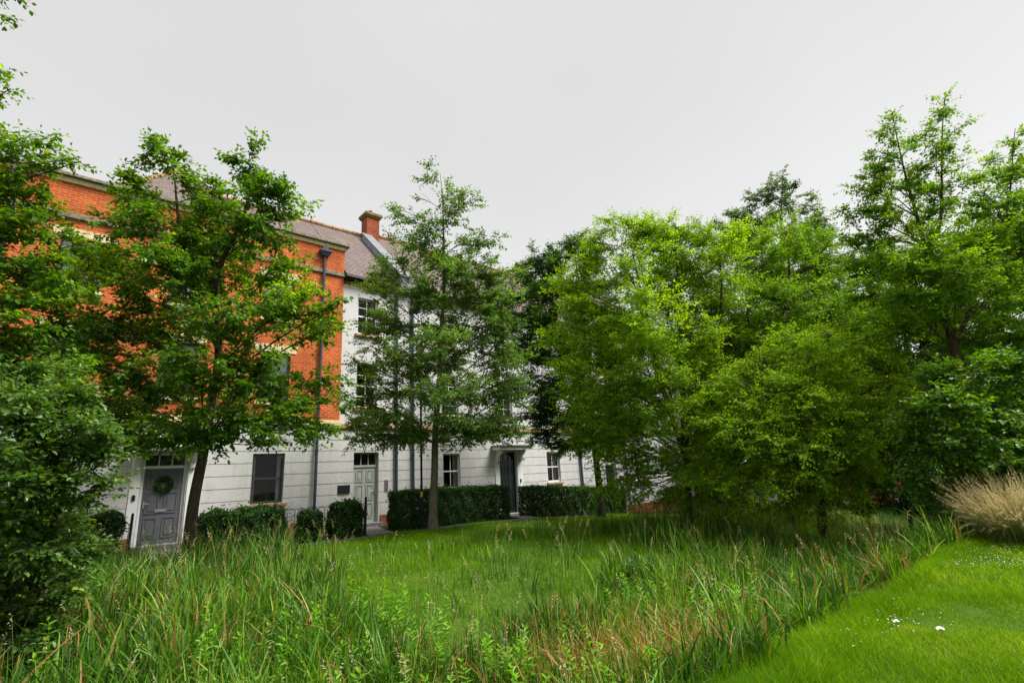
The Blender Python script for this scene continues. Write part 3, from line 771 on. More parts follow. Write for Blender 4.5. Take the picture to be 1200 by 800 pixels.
def tree(name, label, cat, trunk, lobes, leaf, bark, L=.085, W=.06, dens=2.2, K=7, hi=False, group=None, asc=.55, droop=.25,
         seed=1, tw_len=.32, upn=1.0, poke=1.2, zlow=None, flat=.8, young=.0, sub=7.0, limb_r=1.0):
    """trunk: list of polylines [(x,y,z,r)...] (first is the main stem); lobes: (x,y,z,rh,rv[,density])"""
    rng = np.random.default_rng(seed)
    base = trunk[0][0][:3]
    root = empty(name, (float(base[0]), float(base[1]), float(base[2])), label, cat, group)
    WV, WF = [], []; off = 0
    def addw(V, F):
        nonlocal off
        WV.append(V); WF.append(F + off); off += len(V)
    stems = []
    for pl in trunk:
        pl = np.array(pl, float)
        tt = np.linspace(0, len(pl) - 1, 6 * (len(pl) - 1) + 1)
        # smooth interpolation of the stem
        P = np.stack([np.interp(tt, np.arange(len(pl)), pl[:, c]) for c in range(4)], 1)
        for _ in range(3):
            P[1:-1] = .25 * P[:-2] + .5 * P[1:-1] + .25 * P[2:]
        P[:, :2] += np.stack([np.sin(P[:, 2] * 2.1 + seed), np.cos(P[:, 2] * 1.7 + seed)], 1) * .02
        if len(stems) == 0:
            P[0, 3] *= 1.35; P[1, 3] *= 1.12; P[0, 2] -= .15
        stems.append(P)
        V, F = tubes(P[None, :, :3], P[None, :, 3], 9); addw(V, F)
    S_, B_, E_ = [], [], []; lim_P, lim_R = [], []; wt = []
    allst = np.concatenate(stems)
    zmin = zlow if zlow is not None else stems[0][0, 2] + .3 * (stems[0][-1, 2] - stems[0][0, 2])
    for lb in lobes:
        c = np.array(lb[:3]); rh, rv = lb[3], lb[4]; dn = lb[5] if len(lb) > 5 else 1.0
        hd = np.hypot(allst[:, 0] - c[0], allst[:, 1] - c[1])
        want = c[2] - asc * hd
        cost = np.abs(allst[:, 2] - np.maximum(want, zmin)) + .35 * hd + (allst[:, 2] < zmin - .2) * 9
        j = int(np.argmin(cost)); a = allst[j, :3]; ra = allst[j, 3]
        d = np.linalg.norm(c - a)
        mid = (a + c) / 2 + np.array([0, 0, .10 * d]) + rng.normal(0, .06 * d, 3)
        t = np.linspace(0, 1, 7)
        P = bez(a, mid, c, t); lim_P.append(P)
        r0 = min(ra * .5, (.009 + .0065 * d) * limb_r); lim_R.append(np.linspace(r0, .006 * limb_r + .002, 7))
        area = math.pi * rh * rv
        nb = max(5, int(sub * (rh * rh * rv) ** .6 * 4))
        ts = rng.uniform(.45, 1, nb) if d > 1.2 * rh else rng.uniform(.2, 1, nb)
        s = bez(a, mid, c, ts)
        u = nrm(rng.normal(0, 1, (nb, 3)) + nrm(c - a) * .35)
        rad = rng.uniform(.25, 1, nb) ** .5
        far = rng.random(nb) < .18
        rad = np.where(far, rng.uniform(1.0, poke, nb), rad)
        ee = c + u * np.array([rh, rh, rv]) * rad[:, None]
        b = (s + ee) / 2 + np.array([0, 0, .12]) * np.linalg.norm(ee - s, axis=1)[:, None] + rng.normal(0, .05, (nb, 3))
        S_.append(s); B_.append(b); E_.append(ee)
        nleaf = 1.9 * dens * dn * (2 * rh * 2 * rv * .8 + math.pi * rh * rh * .35) / (L * W * .62)
        ln = np.linalg.norm(ee - s, axis=1) + .12
        wt.append(np.stack([ln / ln.sum() * nleaf / K, np.full(nb, rng.normal(0, .10))], 1))
    V, F = tubes(np.array(lim_P), np.array(lim_R), 6); addw(V, F)
    S = np.concatenate(S_); B = np.concatenate(B_); E = np.concatenate(E_); wt = np.concatenate(wt)
    t = np.linspace(0, 1, 5)
    P = bez(S[:, None], B[:, None], E[:, None], np.broadcast_to(t, (len(S), 5)))
    R = np.broadcast_to(np.linspace(.0075, .002, 5) * limb_r ** .5, (len(S), 5)); V, F = tubes(P, R, 4); addw(V, F)
    # twigs
    nt = rng.poisson(wt[:, 0]); bi = np.repeat(np.arange(len(S)), nt); N = len(bi)
    tt = rng.uniform(.22, 1.0, N) ** .8
    o = bez(S[bi], B[bi], E[bi], tt)
    bd = nrm(E[bi] - S[bi])
    rd = rng.normal(0, 1, (N, 3)) * np.array([1, 1, .55])
    td = nrm(bd * .75 + nrm(rd) * .9 + np.array([0, 0, .12 - droop * .4]))
    tl = tw_len * rng.uniform(.55, 1.25, N)
    tw = np.stack([o, o + td * tl[:, None] * .5 + np.array([0, 0, .01]), o + td * tl[:, None] - np.array([0, 0, 1]) * (droop * .25 * tl)[:, None]], 1)
    V, F = tubes(tw, np.broadcast_to(np.array([.0022, .0018, .001]), (N, 3)), 3); addw(V, F)
    # leaves along the twigs
    kk = np.tile(np.arange(K), N); ti = np.repeat(np.arange(N), K)
    f = (kk + .6 + rng.uniform(-.25, .25, N * K)) / K
    lp = bez(tw[ti, 0], tw[ti, 1], tw[ti, 2], f)
    d0 = td[ti]
    sidev = nrm(np.cross(d0, np.array([0, 0, 1.])) + rng.normal(0, .15, (N * K, 3)))
    sg = np.where(kk % 2 == 0, 1, -1)[:, None]
    last = (kk == K - 1)[:, None]
    ld = nrm(d0 * (.55 + last * 1.2) + sidev * sg * (.85 - last * .8) + rng.normal(0, .32, (N * K, 3)) + np.array([0, 0, -droop]))
    ln_ = nrm(np.array([0, 0, upn]) + rng.normal(0, .55, (N * K, 3)))
    size = rng.uniform(.62, 1.18, N * K) * (1 - .25 * (f > .85))
    V, F, k = leaf_arrays(lp + ld * .012, ld, ln_, L * size, W * size * rng.uniform(.85, 1.1, N * K), hi)
    tint = .36 + wt[bi, 1][ti] + rng.normal(0, .13, N)[ti] + rng.normal(0, .13, N * K) + young * (f - .5) + .10 * (tt[ti] - .5)
    odd = rng.random(N * K) < .012
    tint = np.where(odd, .98, tint)
    tint = np.repeat(np.clip(tint, 0, 1), k)
    link('trunk', np_mesh('trunk', np.concatenate(WV), np.concatenate(WF), None, True), bark, root)
    link('crown', np_mesh('crown', V, F, tint, False), leaf, root)
    return root, N * K

def lob(depth, rows, kx=1.10, kz=1.38):
    """rows: (px,py,prx,pry,depth offset[,density]) -> world lobes"""
    out = []
    for r in rows:
        r = (r[0], r[1], r[2] * kx, r[3] * kz, *r[4:])
        dd = depth + r[4]
        p = at(r[0], r[1], dd)
        s = dd / 600
        out.append((p[0], p[1], p[2], r[2] * s, r[3] * s, *(r[5:] if len(r) > 5 else ())))
    return out
def pt(px, py, depth, r):
    p = at(px, py, depth); return (p[0], p[1], p[2], r)
NLEAF = 0
def T(*a, **k):
    global NLEAF
    r, n = tree(*a, **k); NLEAF += n
    return r

# --- street tree nearest the slate door
b = (2.45, 13.8, gz(2.45, 13.8))
d1 = 11.6
rows = [(197, 190, 30, 18, 0, .8), (165, 226, 25, 16, -.3, .8), (238, 222, 32, 18, .4, .8), (291, 192, 18, 24, .2, .8), (302, 226, 30, 20, -.3), (342, 247, 26, 9, 0, .7), (265, 235, 20, 20, .9, .7),
        (178, 265, 46, 22, -.5), (240, 275, 50, 24, .6), (305, 275, 40, 22, -.2), (150, 258, 20, 12, .7, .7),
        (108, 330, 26, 20, .5, .8), (116, 296, 24, 14, .4, .8), (104, 400, 24, 18, .5, .8), (130, 318, 40, 22, .3), (190, 322, 46, 24, -1.0), (250, 328, 48, 24, .9), (318, 322, 38, 18, 0, .8), (362, 352, 38, 15, -.3), (392, 362, 20, 10, -.2),
        (122, 378, 34, 20, -.4), (178, 368, 42, 20, 1.2, .8), (262, 378, 52, 22, -1.3), (338, 378, 42, 18, .4, .8), (384, 385, 22, 12, .3),
        (112, 432, 36, 24, .2), (170, 446, 40, 22, -1.0), (240, 430, 50, 22, -1.6), (300, 438, 48, 22, -.9), (368, 452, 30, 16, .1, .8), (395, 470, 18, 10, .1, .7),
        (140, 492, 38, 18, -.5), (200, 502, 46, 18, -1.5), (262, 500, 46, 18, -1.4), (322, 498, 40, 16, -.5), (372, 508, 28, 12, .3, .8), (310, 520, 20, 8, -.2, .7), (235, 520, 40, 10, -.8), (175, 515, 36, 12, -.6), (350, 480, 36, 14, -.2),
        (210, 400, 50, 26, 1.6, .6), (270, 470, 50, 24, 1.5, .6), (170, 480, 40, 20, 1.2, .6), (240, 300, 45, 25, 1.6, .6)]
top1 = at(200, 180, d1); top2 = at(292, 180, d1 + .2); fk = at(248, 330, d1)
T('street_tree', 'large spreading street tree between the slate grey door and the sash window', 'tree',
  [[(*b, .135), (2.49, 13.8, 1.2, .115), (2.58, 13.78, 2.7, .105), (2.72, 13.75, 4.4, .09), (*fk, .07), (*at(290, 250, d1 + .1), .04), (*top2, .008)],
   [(2.75, 13.75, 4.4, .075), (*at(222, 320, d1), .055), (*at(208, 250, d1), .03), (*top1, .008)]],
  lob(d1, rows, 1.22, 1.45), LEAF['pear'], MT['bark'], L=.10, W=.075, dens=1.5, K=7, hi=True, group='street trees in a row along the path', seed=3, zlow=2.5, asc=.45, droop=.32)

# --- second street tree
b = (8.8, 13.86, gz(8.8, 13.86)); d2 = 16.2
rows = [(514, 212, 11, 12, 0, .8), (519, 232, 17, 14, 0, .9), (541, 238, 15, 10, .2, .7), (500, 232, 8, 6, .1, .5), (524, 258, 22, 14, 0), (551, 236, 8, 6, 0, .6), (472, 250, 16, 10, 0, .8), (490, 262, 22, 12, -.2, .8), (462, 246, 7, 7, 0, .6),
        (505, 285, 26, 12, -.3), (540, 285, 22, 10, .3, .8), (565, 281, 20, 6, .1, .8), (578, 282, 8, 4, .1, .6), (475, 285, 22, 10, .3, .8), (457, 281, 10, 6, 0, .6), (558, 302, 12, 5, 0, .6), (500, 300, 30, 8, .2, .8),
        (515, 318, 36, 14, -.3), (470, 318, 28, 12, .3), (555, 322, 34, 14, .3), (590, 332, 24, 12, .4, .8), (450, 345, 26, 14, -.2, .8),
        (490, 350, 36, 15, -.8), (540, 352, 40, 16, .8), (588, 358, 26, 14, 0), (440, 378, 20, 12, .2, .8),
        (425, 404, 16, 10, 0, .7), (470, 385, 32, 15, -.7), (520, 385, 38, 16, 1.2), (570, 390, 34, 16, -.5), (605, 392, 18, 12, 0, .8),
        (432, 430, 24, 14, .1, .8), (475, 420, 34, 16, -1.2), (530, 422, 42, 16, .6), (580, 425, 32, 16, .2), (510, 400, 30, 14, -1.3, .8),
        (428, 465, 24, 14, 0), (475, 455, 36, 16, -1.0), (525, 462, 42, 16, -1.6), (575, 460, 36, 16, .4), (606, 455, 18, 12, .4, .8),
        (418, 500, 22, 11, 0), (460, 492, 36, 14, -.7), (505, 500, 40, 14, -1.5), (555, 497, 38, 14, -.8), (596, 500, 26, 11, .2), (405, 518, 11, 7, 0, .7), (440, 510, 24, 9, -.4), (500, 518, 36, 8, -1), (548, 515, 28, 8, -.6), (590, 515, 18, 7, 0, .7)]
T('street_tree', 'slender street tree with a pointed leader rising in front of the chimney roof', 'tree',
  [[(*b, .15), (8.83, 13.86, 1.2, .115), (8.9, 13.86, 2.6, .10), (*at(516, 430, d2), .075), (*at(520, 330, d2), .045), (*at(521, 270, d2), .025), (*at(515, 203, d2), .006)]],
  lob(d2, [(r[0] + (6 if i % 3 else -8), r[1], r[2], r[3], r[4], (r[5] if len(r) > 5 else 1) * (.55 if r[1] < 312 else 1)) for i, r in enumerate(rows)], 1.2, 1.6), LEAF['lime'], MT['bark2'], L=.09, W=.068, dens=1.45, K=7, group='street trees in a row along the path', seed=5, zlow=2.3, asc=.6, droop=.25, tw_len=.3)

# --- third street tree, darker, half behind the bright trees
b = (15.8, 13.2, gz(15.8, 13.2)); d3 = 20.4
rows = [(630, 300, 10, 11, 0, .8), (622, 318, 14, 10, .2, .8), (646, 322, 20, 12, 0), (674, 286, 16, 9, .3, .8), (685, 305, 20, 12, .2), (655, 305, 14, 10, 0, .8), (612, 345, 20, 12, .2), (650, 350, 32, 15, -.3), (690, 345, 30, 16, .3),
        (605, 378, 20, 12, 0, .8), (640, 385, 34, 16, -.8), (690, 390, 36, 18, .3), (730, 385, 30, 16, 0), (615, 415, 26, 14, .2), (660, 420, 36, 16, -1), (710, 425, 36, 17, .3), (625, 450, 26, 13, .3), (670, 460, 36, 15, -1.0), (720, 465, 36, 15, 0),
        (635, 485, 26, 12, .2), (680, 495, 34, 12, -.8), (725, 500, 30, 12, .2), (640, 512, 18, 8, 0, .8), (690, 520, 30, 8, -.4), (665, 525, 20, 6, 0, .8)]
T('street_tree', 'dark green street tree by the hedge, its right half behind the bright trees', 'tree',
  [[(*b, .15), (15.8, 13.2, 1.5, .12), (15.75, 13.2, 3.2, .10), (*at(690, 420, d3), .08), (*at(680, 350, d3), .04), (*at(672, 285, d3), .008)], [(15.75, 13.2, 4.2, .06), (*at(650, 370, d3), .04), (*at(630, 298, d3), .008)]],
  lob(d3, rows, 1.4, 1.6), LEAF['dark'], MT['bark'], L=.09, W=.068, dens=2.3, K=7, group='street trees in a row along the path', seed=8, zlow=2.5, droop=.3)

# --- street tree at the left edge
b = (-3.0, 13.4, gz(-3.0, 13.4)); d0 = 9.6
rows = [(-2, 85, 16, 9, 0, .5), (12, 104, 14, 7, 0, .6), (-8, 4, 22, 7, 0, .5), (-50, 60, 36, 30, .2), (8, 160, 20, 8, 0, .8), (38, 168, 22, 6, .1, .8), (30, 182, 30, 8, -.1), (68, 188, 24, 6, 0, .9), (95, 189, 16, 4, 0, .8), (8, 208, 26, 10, -.3),
        (20, 232, 34, 12, 0), (62, 238, 26, 7, .2, .8), (85, 255, 18, 6, .2, .7), (15, 268, 34, 14, -.3), (60, 280, 32, 10, .3, .8), (95, 285, 20, 8, .3, .7), (20, 312, 40, 16, -.2), (72, 315, 34, 14, -.5), (25, 350, 45, 18, -.6), (85, 348, 34, 16, .2),
        (30, 385, 48, 18, -.4), (92, 380, 30, 16, .2), (20, 425, 50, 22, -.5), (80, 420, 42, 20, 0), (40, 465, 55, 22, 0), (105, 460, 30, 18, .3), (60, 400, 40, 20, .6), (50, 340, 40, 20, .5), (110, 430, 24, 16, -.3),
        (-60, 130, 50, 30, 0), (-70, 220, 60, 40, 0), (-60, 320, 60, 40, -.5), (-60, 420, 60, 40, -.3), (-120, 200, 60, 60, .5), (-130, 350, 60, 60, .5), (-60, -40, 50, 30, 0), (-70, 300, 60, 40, 1.5)]
T('street_tree', 'tree at the left edge of the photo whose thin sprays reach over the cornice', 'tree',
  [[(*b, .17), (-3.0, 13.4, 1.5, .14), (-2.95, 13.4, 3.5, .12), (-2.7, 13.3, 6, .09), (-2.5, 13.2, 8.5, .05), (-2.3, 13.2, 11.0, .01)]],
  lob(d0, rows, 1.0, 1.1), LEAF['pear'], MT['bark'], L=.095, W=.07, dens=1.7, K=7, hi=True, group='street trees in a row along the path', seed=12, zlow=2.6, asc=.4, droop=.32)

# --- shrub in front at the left edge
ds = 5.6
rows = [(20, 445, 60, 24, .3), (75, 455, 45, 20, .1), (110, 478, 30, 16, .1), (20, 490, 60, 24, -.3), (80, 500, 46, 22, -.2), (118, 515, 28, 16, .1), (30, 535, 60, 24, -.5), (90, 545, 46, 22, -.3), (128, 545, 20, 14, 0, .8),
        (20, 580, 60, 24, -.5), (85, 575, 48, 18, -.2), (125, 575, 22, 10, 0, .8), (30, 620, 60, 22, -.3), (80, 615, 40, 16, .2, .8), (20, 660, 60, 24, -.1), (70, 650, 45, 18, .3, .8), (15, 700, 50, 20, 0, .8), (-60, 480, 60, 40, 0), (-60, 560, 60, 40, -.2), (-60, 640, 60, 40, 0), (40, 540, 60, 40, 1.0, .8), (30, 620, 70, 30, .9, .8), (60, 690, 50, 22, .2), (30, 730, 60, 20, -.1), (90, 660, 34, 18, .5), (10, 640, 60, 24, -.5)]
b = at(10, 700, ds + .3); b = (b[0], b[1], float(gz(b[0], b[1])))
T('shrub', 'broad leafy shrub with big oval leaves at the left edge in front of the reeds', 'shrub',
  [[(*b, .06), (b[0], b[1], .4, .05), (*at(20, 560, ds), .035), (*at(30, 450, ds), .01)], [(b[0] + .1, b[1], -.3, .04), (*at(70, 600, ds), .03), (*at(100, 500, ds), .008)], [(b[0] - .1, b[1], -.3, .04), (*at(-40, 560, ds), .03), (*at(-50, 460, ds), .008)]],
  lob(ds, [(r[0] - 10, *r[1:]) for r in rows], .98, 1.4), LEAF['shrub'], MT['bark'], L=.068, W=.048, dens=1.9, K=7, hi=True, seed=21, zlow=-.2, tw_len=.28, droop=.2)

# --- bright tree left of the pair over the ditch
d4 = 15.0
b = at(806, 602, d4); b = (b[0], b[1], float(gz(b[0], b[1])))
rows = [(765, 272, 24, 9, .2, .8), (818, 276, 24, 9, .3, .8), (858, 276, 22, 10, .5, .8), (700, 285, 20, 9, .2, .8), (655, 330, 16, 10, 0, .8), (648, 400, 18, 14, .2, .8), (722, 262, 24, 9, .2, .8), (748, 262, 18, 10, .3, .8), (745, 288, 36, 15, 0), (792, 268, 28, 12, .3, .8), (790, 295, 36, 15, 0), (838, 285, 30, 14, .3, .8), (700, 300, 24, 12, .3, .8), (680, 328, 28, 14, .2), (738, 325, 42, 18, -.8), (795, 325, 42, 18, .6), (845, 318, 36, 18, -.2),
        (665, 362, 26, 13, 0, .8), (700, 365, 40, 18, -.5), (760, 368, 46, 20, -1.4), (822, 362, 44, 20, .4), (690, 402, 42, 18, -.3), (750, 410, 46, 20, -1.5), (812, 405, 44, 20, -.8), (850, 400, 34, 18, .6),
        (672, 440, 30, 14, .2), (720, 448, 44, 18, -1.0), (782, 452, 44, 20, -1.6), (838, 450, 38, 20, -.4), (695, 485, 40, 15, -.3), (750, 492, 44, 17, -1.2), (805, 498, 42, 18, -1.4), (672, 470, 24, 12, .3, .8),
        (690, 520, 30, 11, 0), (735, 530, 40, 14, -.8), (790, 540, 42, 16, -1.1), (700, 552, 18, 9, -.2, .8), (755, 562, 26, 11, -.5, .8), (735, 585, 24, 6, -.4, .7), (695, 578, 18, 6, .2, .6), (815, 575, 36, 14, -.8), (785, 588, 18, 8, -.3, .7), (725, 558, 22, 12, -.4), (842, 588, 30, 9, -1.0), (770, 575, 22, 9, -.8, .8),
        (790, 400, 70, 40, 1.8, .6), (760, 470, 60, 36, 1.6, .6), (800, 330, 60, 36, 1.6, .6)]
T('broadleaf_tree', 'bright yellow green tree left of the drooping one, its leaves overlapping the white houses', 'tree',
  [[(*b, .13), (*at(803, 520, d4), .10), (*at(798, 430, d4), .08), (*at(794, 350, d4), .045), (*at(792, 262, d4), .008)], [(*at(803, 540, d4), .08), (*at(770, 430, d4 - .2), .06), (*at(748, 330, d4), .03), (*at(735, 258, d4), .008)], [(*at(803, 550, d4), .07), (*at(838, 440, d4 + .2), .05), (*at(846, 340, d4), .03), (*at(842, 280, d4), .008)]],
  lob(d4, rows, 1.16, 1.95), LEAF['birch'], MT['bark3'], L=.076, W=.058, dens=1.05, K=8, group='bright green trees over the ditch', seed=31, zlow=1.0, asc=.5, droop=.3, tw_len=.34, young=.15)

# --- bright tree behind, its rounded top below the distant tree
d5 = 17.0
b = at(925, 604, d5); b = (b[0], b[1], float(gz(b[0], b[1])))
rows = [(880, 278, 34, 14, .5, .8), (925, 272, 36, 14, .6, .8), (965, 292, 30, 15, .6), (855, 300, 30, 16, .4), (895, 312, 44, 20, -.2), (945, 318, 42, 20, 0), (985, 335, 24, 18, .6, .8), (865, 352, 40, 20, -.8), (920, 358, 48, 20, -1.3), (972, 366, 40, 20, -.4), (1000, 385, 26, 14, .4, .8),
        (850, 400, 44, 20, -.9), (910, 405, 50, 20, -1.0), (970, 408, 44, 18, -.6), (860, 455, 40, 20, -.6), (920, 455, 50, 20, -.5), (980, 455, 46, 20, .2), (1020, 470, 30, 18, .6), (850, 505, 38, 18, -.5), (900, 512, 48, 20, 0), (960, 510, 48, 20, .2), (1010, 520, 40, 18, .6), (860, 550, 36, 16, .2), (920, 555, 46, 16, .4), (980, 560, 44, 16, .6),
        (930, 420, 70, 34, 1.6, .8), (900, 480, 70, 34, 1.5, .8), (980, 440, 60, 34, 1.5, .8), (920, 340, 60, 30, 1.8, .7)]
T('broadleaf_tree', 'bright green tree behind the drooping one, its rounded top just under the grey distant tree', 'tree',
  [[(*b, .14), (*at(925, 530, d5), .11), (*at(922, 430, d5), .085), (*at(925, 340, d5), .05), (*at(925, 264, d5), .008)], [(*at(925, 545, d5), .08), (*at(970, 450, d5 - .2), .06), (*at(978, 350, d5), .03), (*at(968, 280, d5 + .3), .008)], [(*at(925, 545, d5), .08), (*at(885, 470, d5 - .4), .06), (*at(875, 370, d5 - .2), .03), (*at(878, 275, d5), .008)]],
  lob(d5, rows, 1.14, 1.9), LEAF['birch2'], MT['bark3'], L=.078, W=.06, dens=1.05, K=8, group='bright green trees over the ditch', seed=37, zlow=1.0, asc=.45, droop=.32, tw_len=.34, young=.15)

# --- drooping bright tree nearest the camera
d5 = 13.4
b = at(962, 618, d5); b = (b[0], b[1], float(gz(b[0], b[1])))
rows = [(930, 400, 34, 10, .3, .8), (975, 392, 36, 9, .2, .9), (1005, 402, 34, 9, .1), (895, 425, 38, 12, 0), (950, 425, 44, 13, -.4), (1005, 424, 44, 11, -.2), (1045, 432, 30, 8, 0), (1075, 444, 16, 5, .1, .9), (865, 462, 36, 13, -.2), (915, 458, 44, 14, -.7), (970, 456, 46, 14, -.8), (1025, 455, 42, 11, -.3), (1060, 460, 26, 7, .1, .9),
        (842, 500, 34, 13, -.3), (890, 496, 44, 14, -1.0), (945, 492, 48, 14, -1.2), (1000, 488, 44, 13, -.7), (1042, 485, 28, 9, 0, .8), (825, 535, 30, 12, -.3), (870, 532, 42, 13, -1.0), (925, 528, 48, 14, -1.3), (980, 522, 46, 13, -.8), (1025, 515, 32, 11, 0, .8),
        (1000, 585, 28, 7, -.3, .8), (975, 604, 26, 5, -.6, .7), (935, 606, 26, 5, -.8, .7), (845, 565, 36, 11, -.6), (895, 565, 44, 12, -1.1), (950, 560, 44, 12, -.9), (1000, 552, 36, 12, -.2, .8), (870, 590, 30, 7, -.8, .9), (915, 594, 28, 6, -.9, .8), (960, 585, 30, 8, -.6, .8), (905, 480, 50, 25, .9, .8), (970, 480, 50, 25, .9, .8), (930, 440, 40, 15, .9)]
T('broadleaf_tree', 'drooping bright yellow green tree whose low skirts hide the parked cars', 'tree',
  [[(*b, .13), (*at(958, 560, d5), .10), (*at(950, 490, d5), .075), (*at(955, 430, d5), .04), (*at(975, 390, d5), .008)], [(*at(957, 550, d5), .07), (*at(1000, 470, d5 - .1), .05), (*at(1040, 440, d5), .025), (*at(1085, 446, d5), .006)], [(*at(957, 550, d5), .07), (*at(905, 490, d5 - .4), .05), (*at(890, 430, d5 - .2), .02), (*at(890, 408, d5), .008)]],
  lob(d5, rows, 1.14, 1.9), LEAF['birch'], MT['bark3'], L=.072, W=.056, dens=1.15, K=8, group='bright green trees over the ditch', seed=39, zlow=.4, asc=.35, droop=.34, tw_len=.34, young=.25)

# --- tall birch at the right
d6 = 13.0
b = at(1132, 600, d6); b = (b[0], b[1], float(gz(b[0], b[1])))
rows = [(1047, 142, 7, 12, 0, .7), (1042, 162, 12, 10, 0, .8), (1033, 180, 14, 7, .1, .8), (1060, 178, 14, 7, 0, .6), (1108, 122, 7, 13, 0, .8), (1098, 146, 14, 10, .1, .8), (1122, 150, 10, 7, 0, .6), (1080, 165, 14, 8, .2, .7), (1118, 172, 20, 8, -.1, .8), (1045, 200, 24, 10, .2, .9), (1095, 192, 26, 10, -.2), (1130, 195, 14, 6, .2, .6),
        (1018, 205, 12, 6, 0, .6), (1000, 218, 9, 4, 0, .6), (1030, 222, 24, 10, -.2), (1075, 222, 32, 12, .3), (1118, 218, 26, 9, 0, .8), (1190, 165, 14, 14, .3, .8), (1175, 190, 18, 11, .2, .8), (1205, 200, 24, 14, .3), (1160, 212, 18, 8, .1, .7),
        (1012, 248, 20, 9, 0, .8), (1050, 250, 36, 14, -.4), (1105, 248, 36, 13, .3), (1165, 240, 34, 13, 0), (1205, 250, 30, 16, .3), (1005, 282, 20, 10, .1, .8), (1040, 282, 34, 13, .3), (1095, 285, 38, 14, -.6), (1150, 280, 40, 14, -.3), (1200, 290, 34, 16, .2),
        (1020, 312, 30, 12, -.3), (1070, 318, 40, 15, -.9), (1130, 315, 44, 15, -1.1), (1185, 322, 38, 16, -.5), (1020, 345, 28, 13, .3), (1060, 352, 38, 14, -.7), (1120, 350, 44, 14, -1.0), (1180, 355, 44, 16, -.8),
        (1030, 378, 28, 13, .5, .8), (1075, 385, 36, 13, .2, .8), (1160, 388, 40, 14, -.4, .8), (1205, 392, 34, 16, -.4), (1060, 415, 30, 13, .6, .8), (1150, 415, 34, 12, .3, .7), (1240, 300, 50, 50, 0), (1250, 220, 40, 30, .3),
        (1100, 300, 60, 40, 1.6, .6), (1070, 360, 60, 36, 1.6, .6), (1180, 260, 50, 36, 1.4, .6), (1150, 360, 60, 30, 1.5, .6)]
T('birch_tree', 'tall airy birch with a leaning reddish trunk and two pointed tops at the right', 'tree',
  [[(*b, .15), (*at(1128, 500, d6), .12), (*at(1119, 415, d6), .10), (*at(1098, 330, d6), .075), (*at(1080, 275, d6), .05), (*at(1062, 215, d6), .025), (*at(1047, 132, d6), .006)],
   [(*at(1090, 305, d6), .055), (*at(1102, 260, d6 + .1), .04), (*at(1103, 200, d6), .02), (*at(1108, 108, d6), .006)],
   [(*at(1118, 405, d6), .06), (*at(1150, 330, d6 + .3), .045), (*at(1180, 250, d6 + .3), .025), (*at(1191, 150, d6 + .3), .006)]],
  lob(d6, rows, 1.12, 1.6), LEAF['birch2'], MT['bark3'], L=.080, W=.062, dens=1.25, K=8, seed=41, zlow=2.2, asc=.6, droop=.25, tw_len=.3, young=.1)

# --- large-leaved hazel below the birch
d7 = 10.6
b = at(1150, 640, d7); b = (b[0], b[1], float(gz(b[0], b[1])))
rows = [(1085, 452, 28, 16, .5), (1135, 440, 40, 18, .1), (1190, 430, 40, 18, 0), (1078, 492, 28, 18, .3), (1125, 482, 42, 20, -.3), (1185, 475, 44, 20, -.3), (1085, 530, 30, 18, .2), (1135, 525, 44, 20, -.5), (1192, 520, 40, 20, -.4), (1090, 570, 30, 16, .1), (1140, 568, 42, 18, -.4), (1190, 565, 36, 18, -.3), (1095, 600, 26, 11, 0), (1135, 605, 30, 12, -.2), (1240, 470, 50, 50, 0), (1240, 560, 50, 40, 0), (1140, 500, 60, 50, 1.2, .7)]
T('hazel_bush', 'dense hazel bush with large rounded leaves below the tall birch', 'bush',
  [[(*b, .05), (*at(1145, 560, d7), .04), (*at(1130, 440, d7), .01)], [(*at(1150, 620, d7), .045), (*at(1175, 540, d7), .03), (*at(1195, 430, d7), .01)], [(*at(1148, 620, d7), .045), (*at(1110, 560, d7), .03), (*at(1085, 455, d7), .01)]],
  lob(d7, rows), LEAF['hazel'], MT['bark3'], L=.105, W=.085, dens=1.7, K=6, hi=True, seed=44, zlow=-.3, tw_len=.3, droop=.3)

# --- trees and shrubs farther off at the right
d8 = 27.0
b = at(918, 590, d8); b = (b[0], b[1], float(gz(b[0], b[1])))
rows = [(917, 206, 9, 9, 0, .8), (905, 222, 14, 9, 0), (930, 226, 14, 9, 0, .8), (885, 236, 16, 10, 0), (950, 240, 14, 9, 0, .8), (915, 246, 22, 11, 0), (865, 254, 16, 10, 0), (840, 268, 14, 9, .5, .8), (895, 268, 30, 13, -.3), (945, 266, 26, 12, .3), (968, 278, 14, 10, .2, .8), (870, 292, 34, 14, .4), (925, 296, 38, 15, -.5), (965, 312, 26, 14, .3), (890, 330, 46, 18, 0), (945, 345, 44, 20, 0), (980, 355, 26, 20, .3), (900, 385, 50, 26, 0), (960, 400, 46, 26, 0), (920, 450, 56, 30, 0)]
T('distant_tree', 'tall grey green tree behind the two bright trees, its top against the sky', 'tree',
  [[(*b, .25), (*at(917, 450, d8), .18), (*at(915, 320, d8), .1), (*at(917, 204, d8), .01)]], lob(d8, rows), LEAF['far'], MT['bark'], L=.12, W=.09, dens=1.5, K=7, group='trees beyond the car park', seed=51, zlow=3)
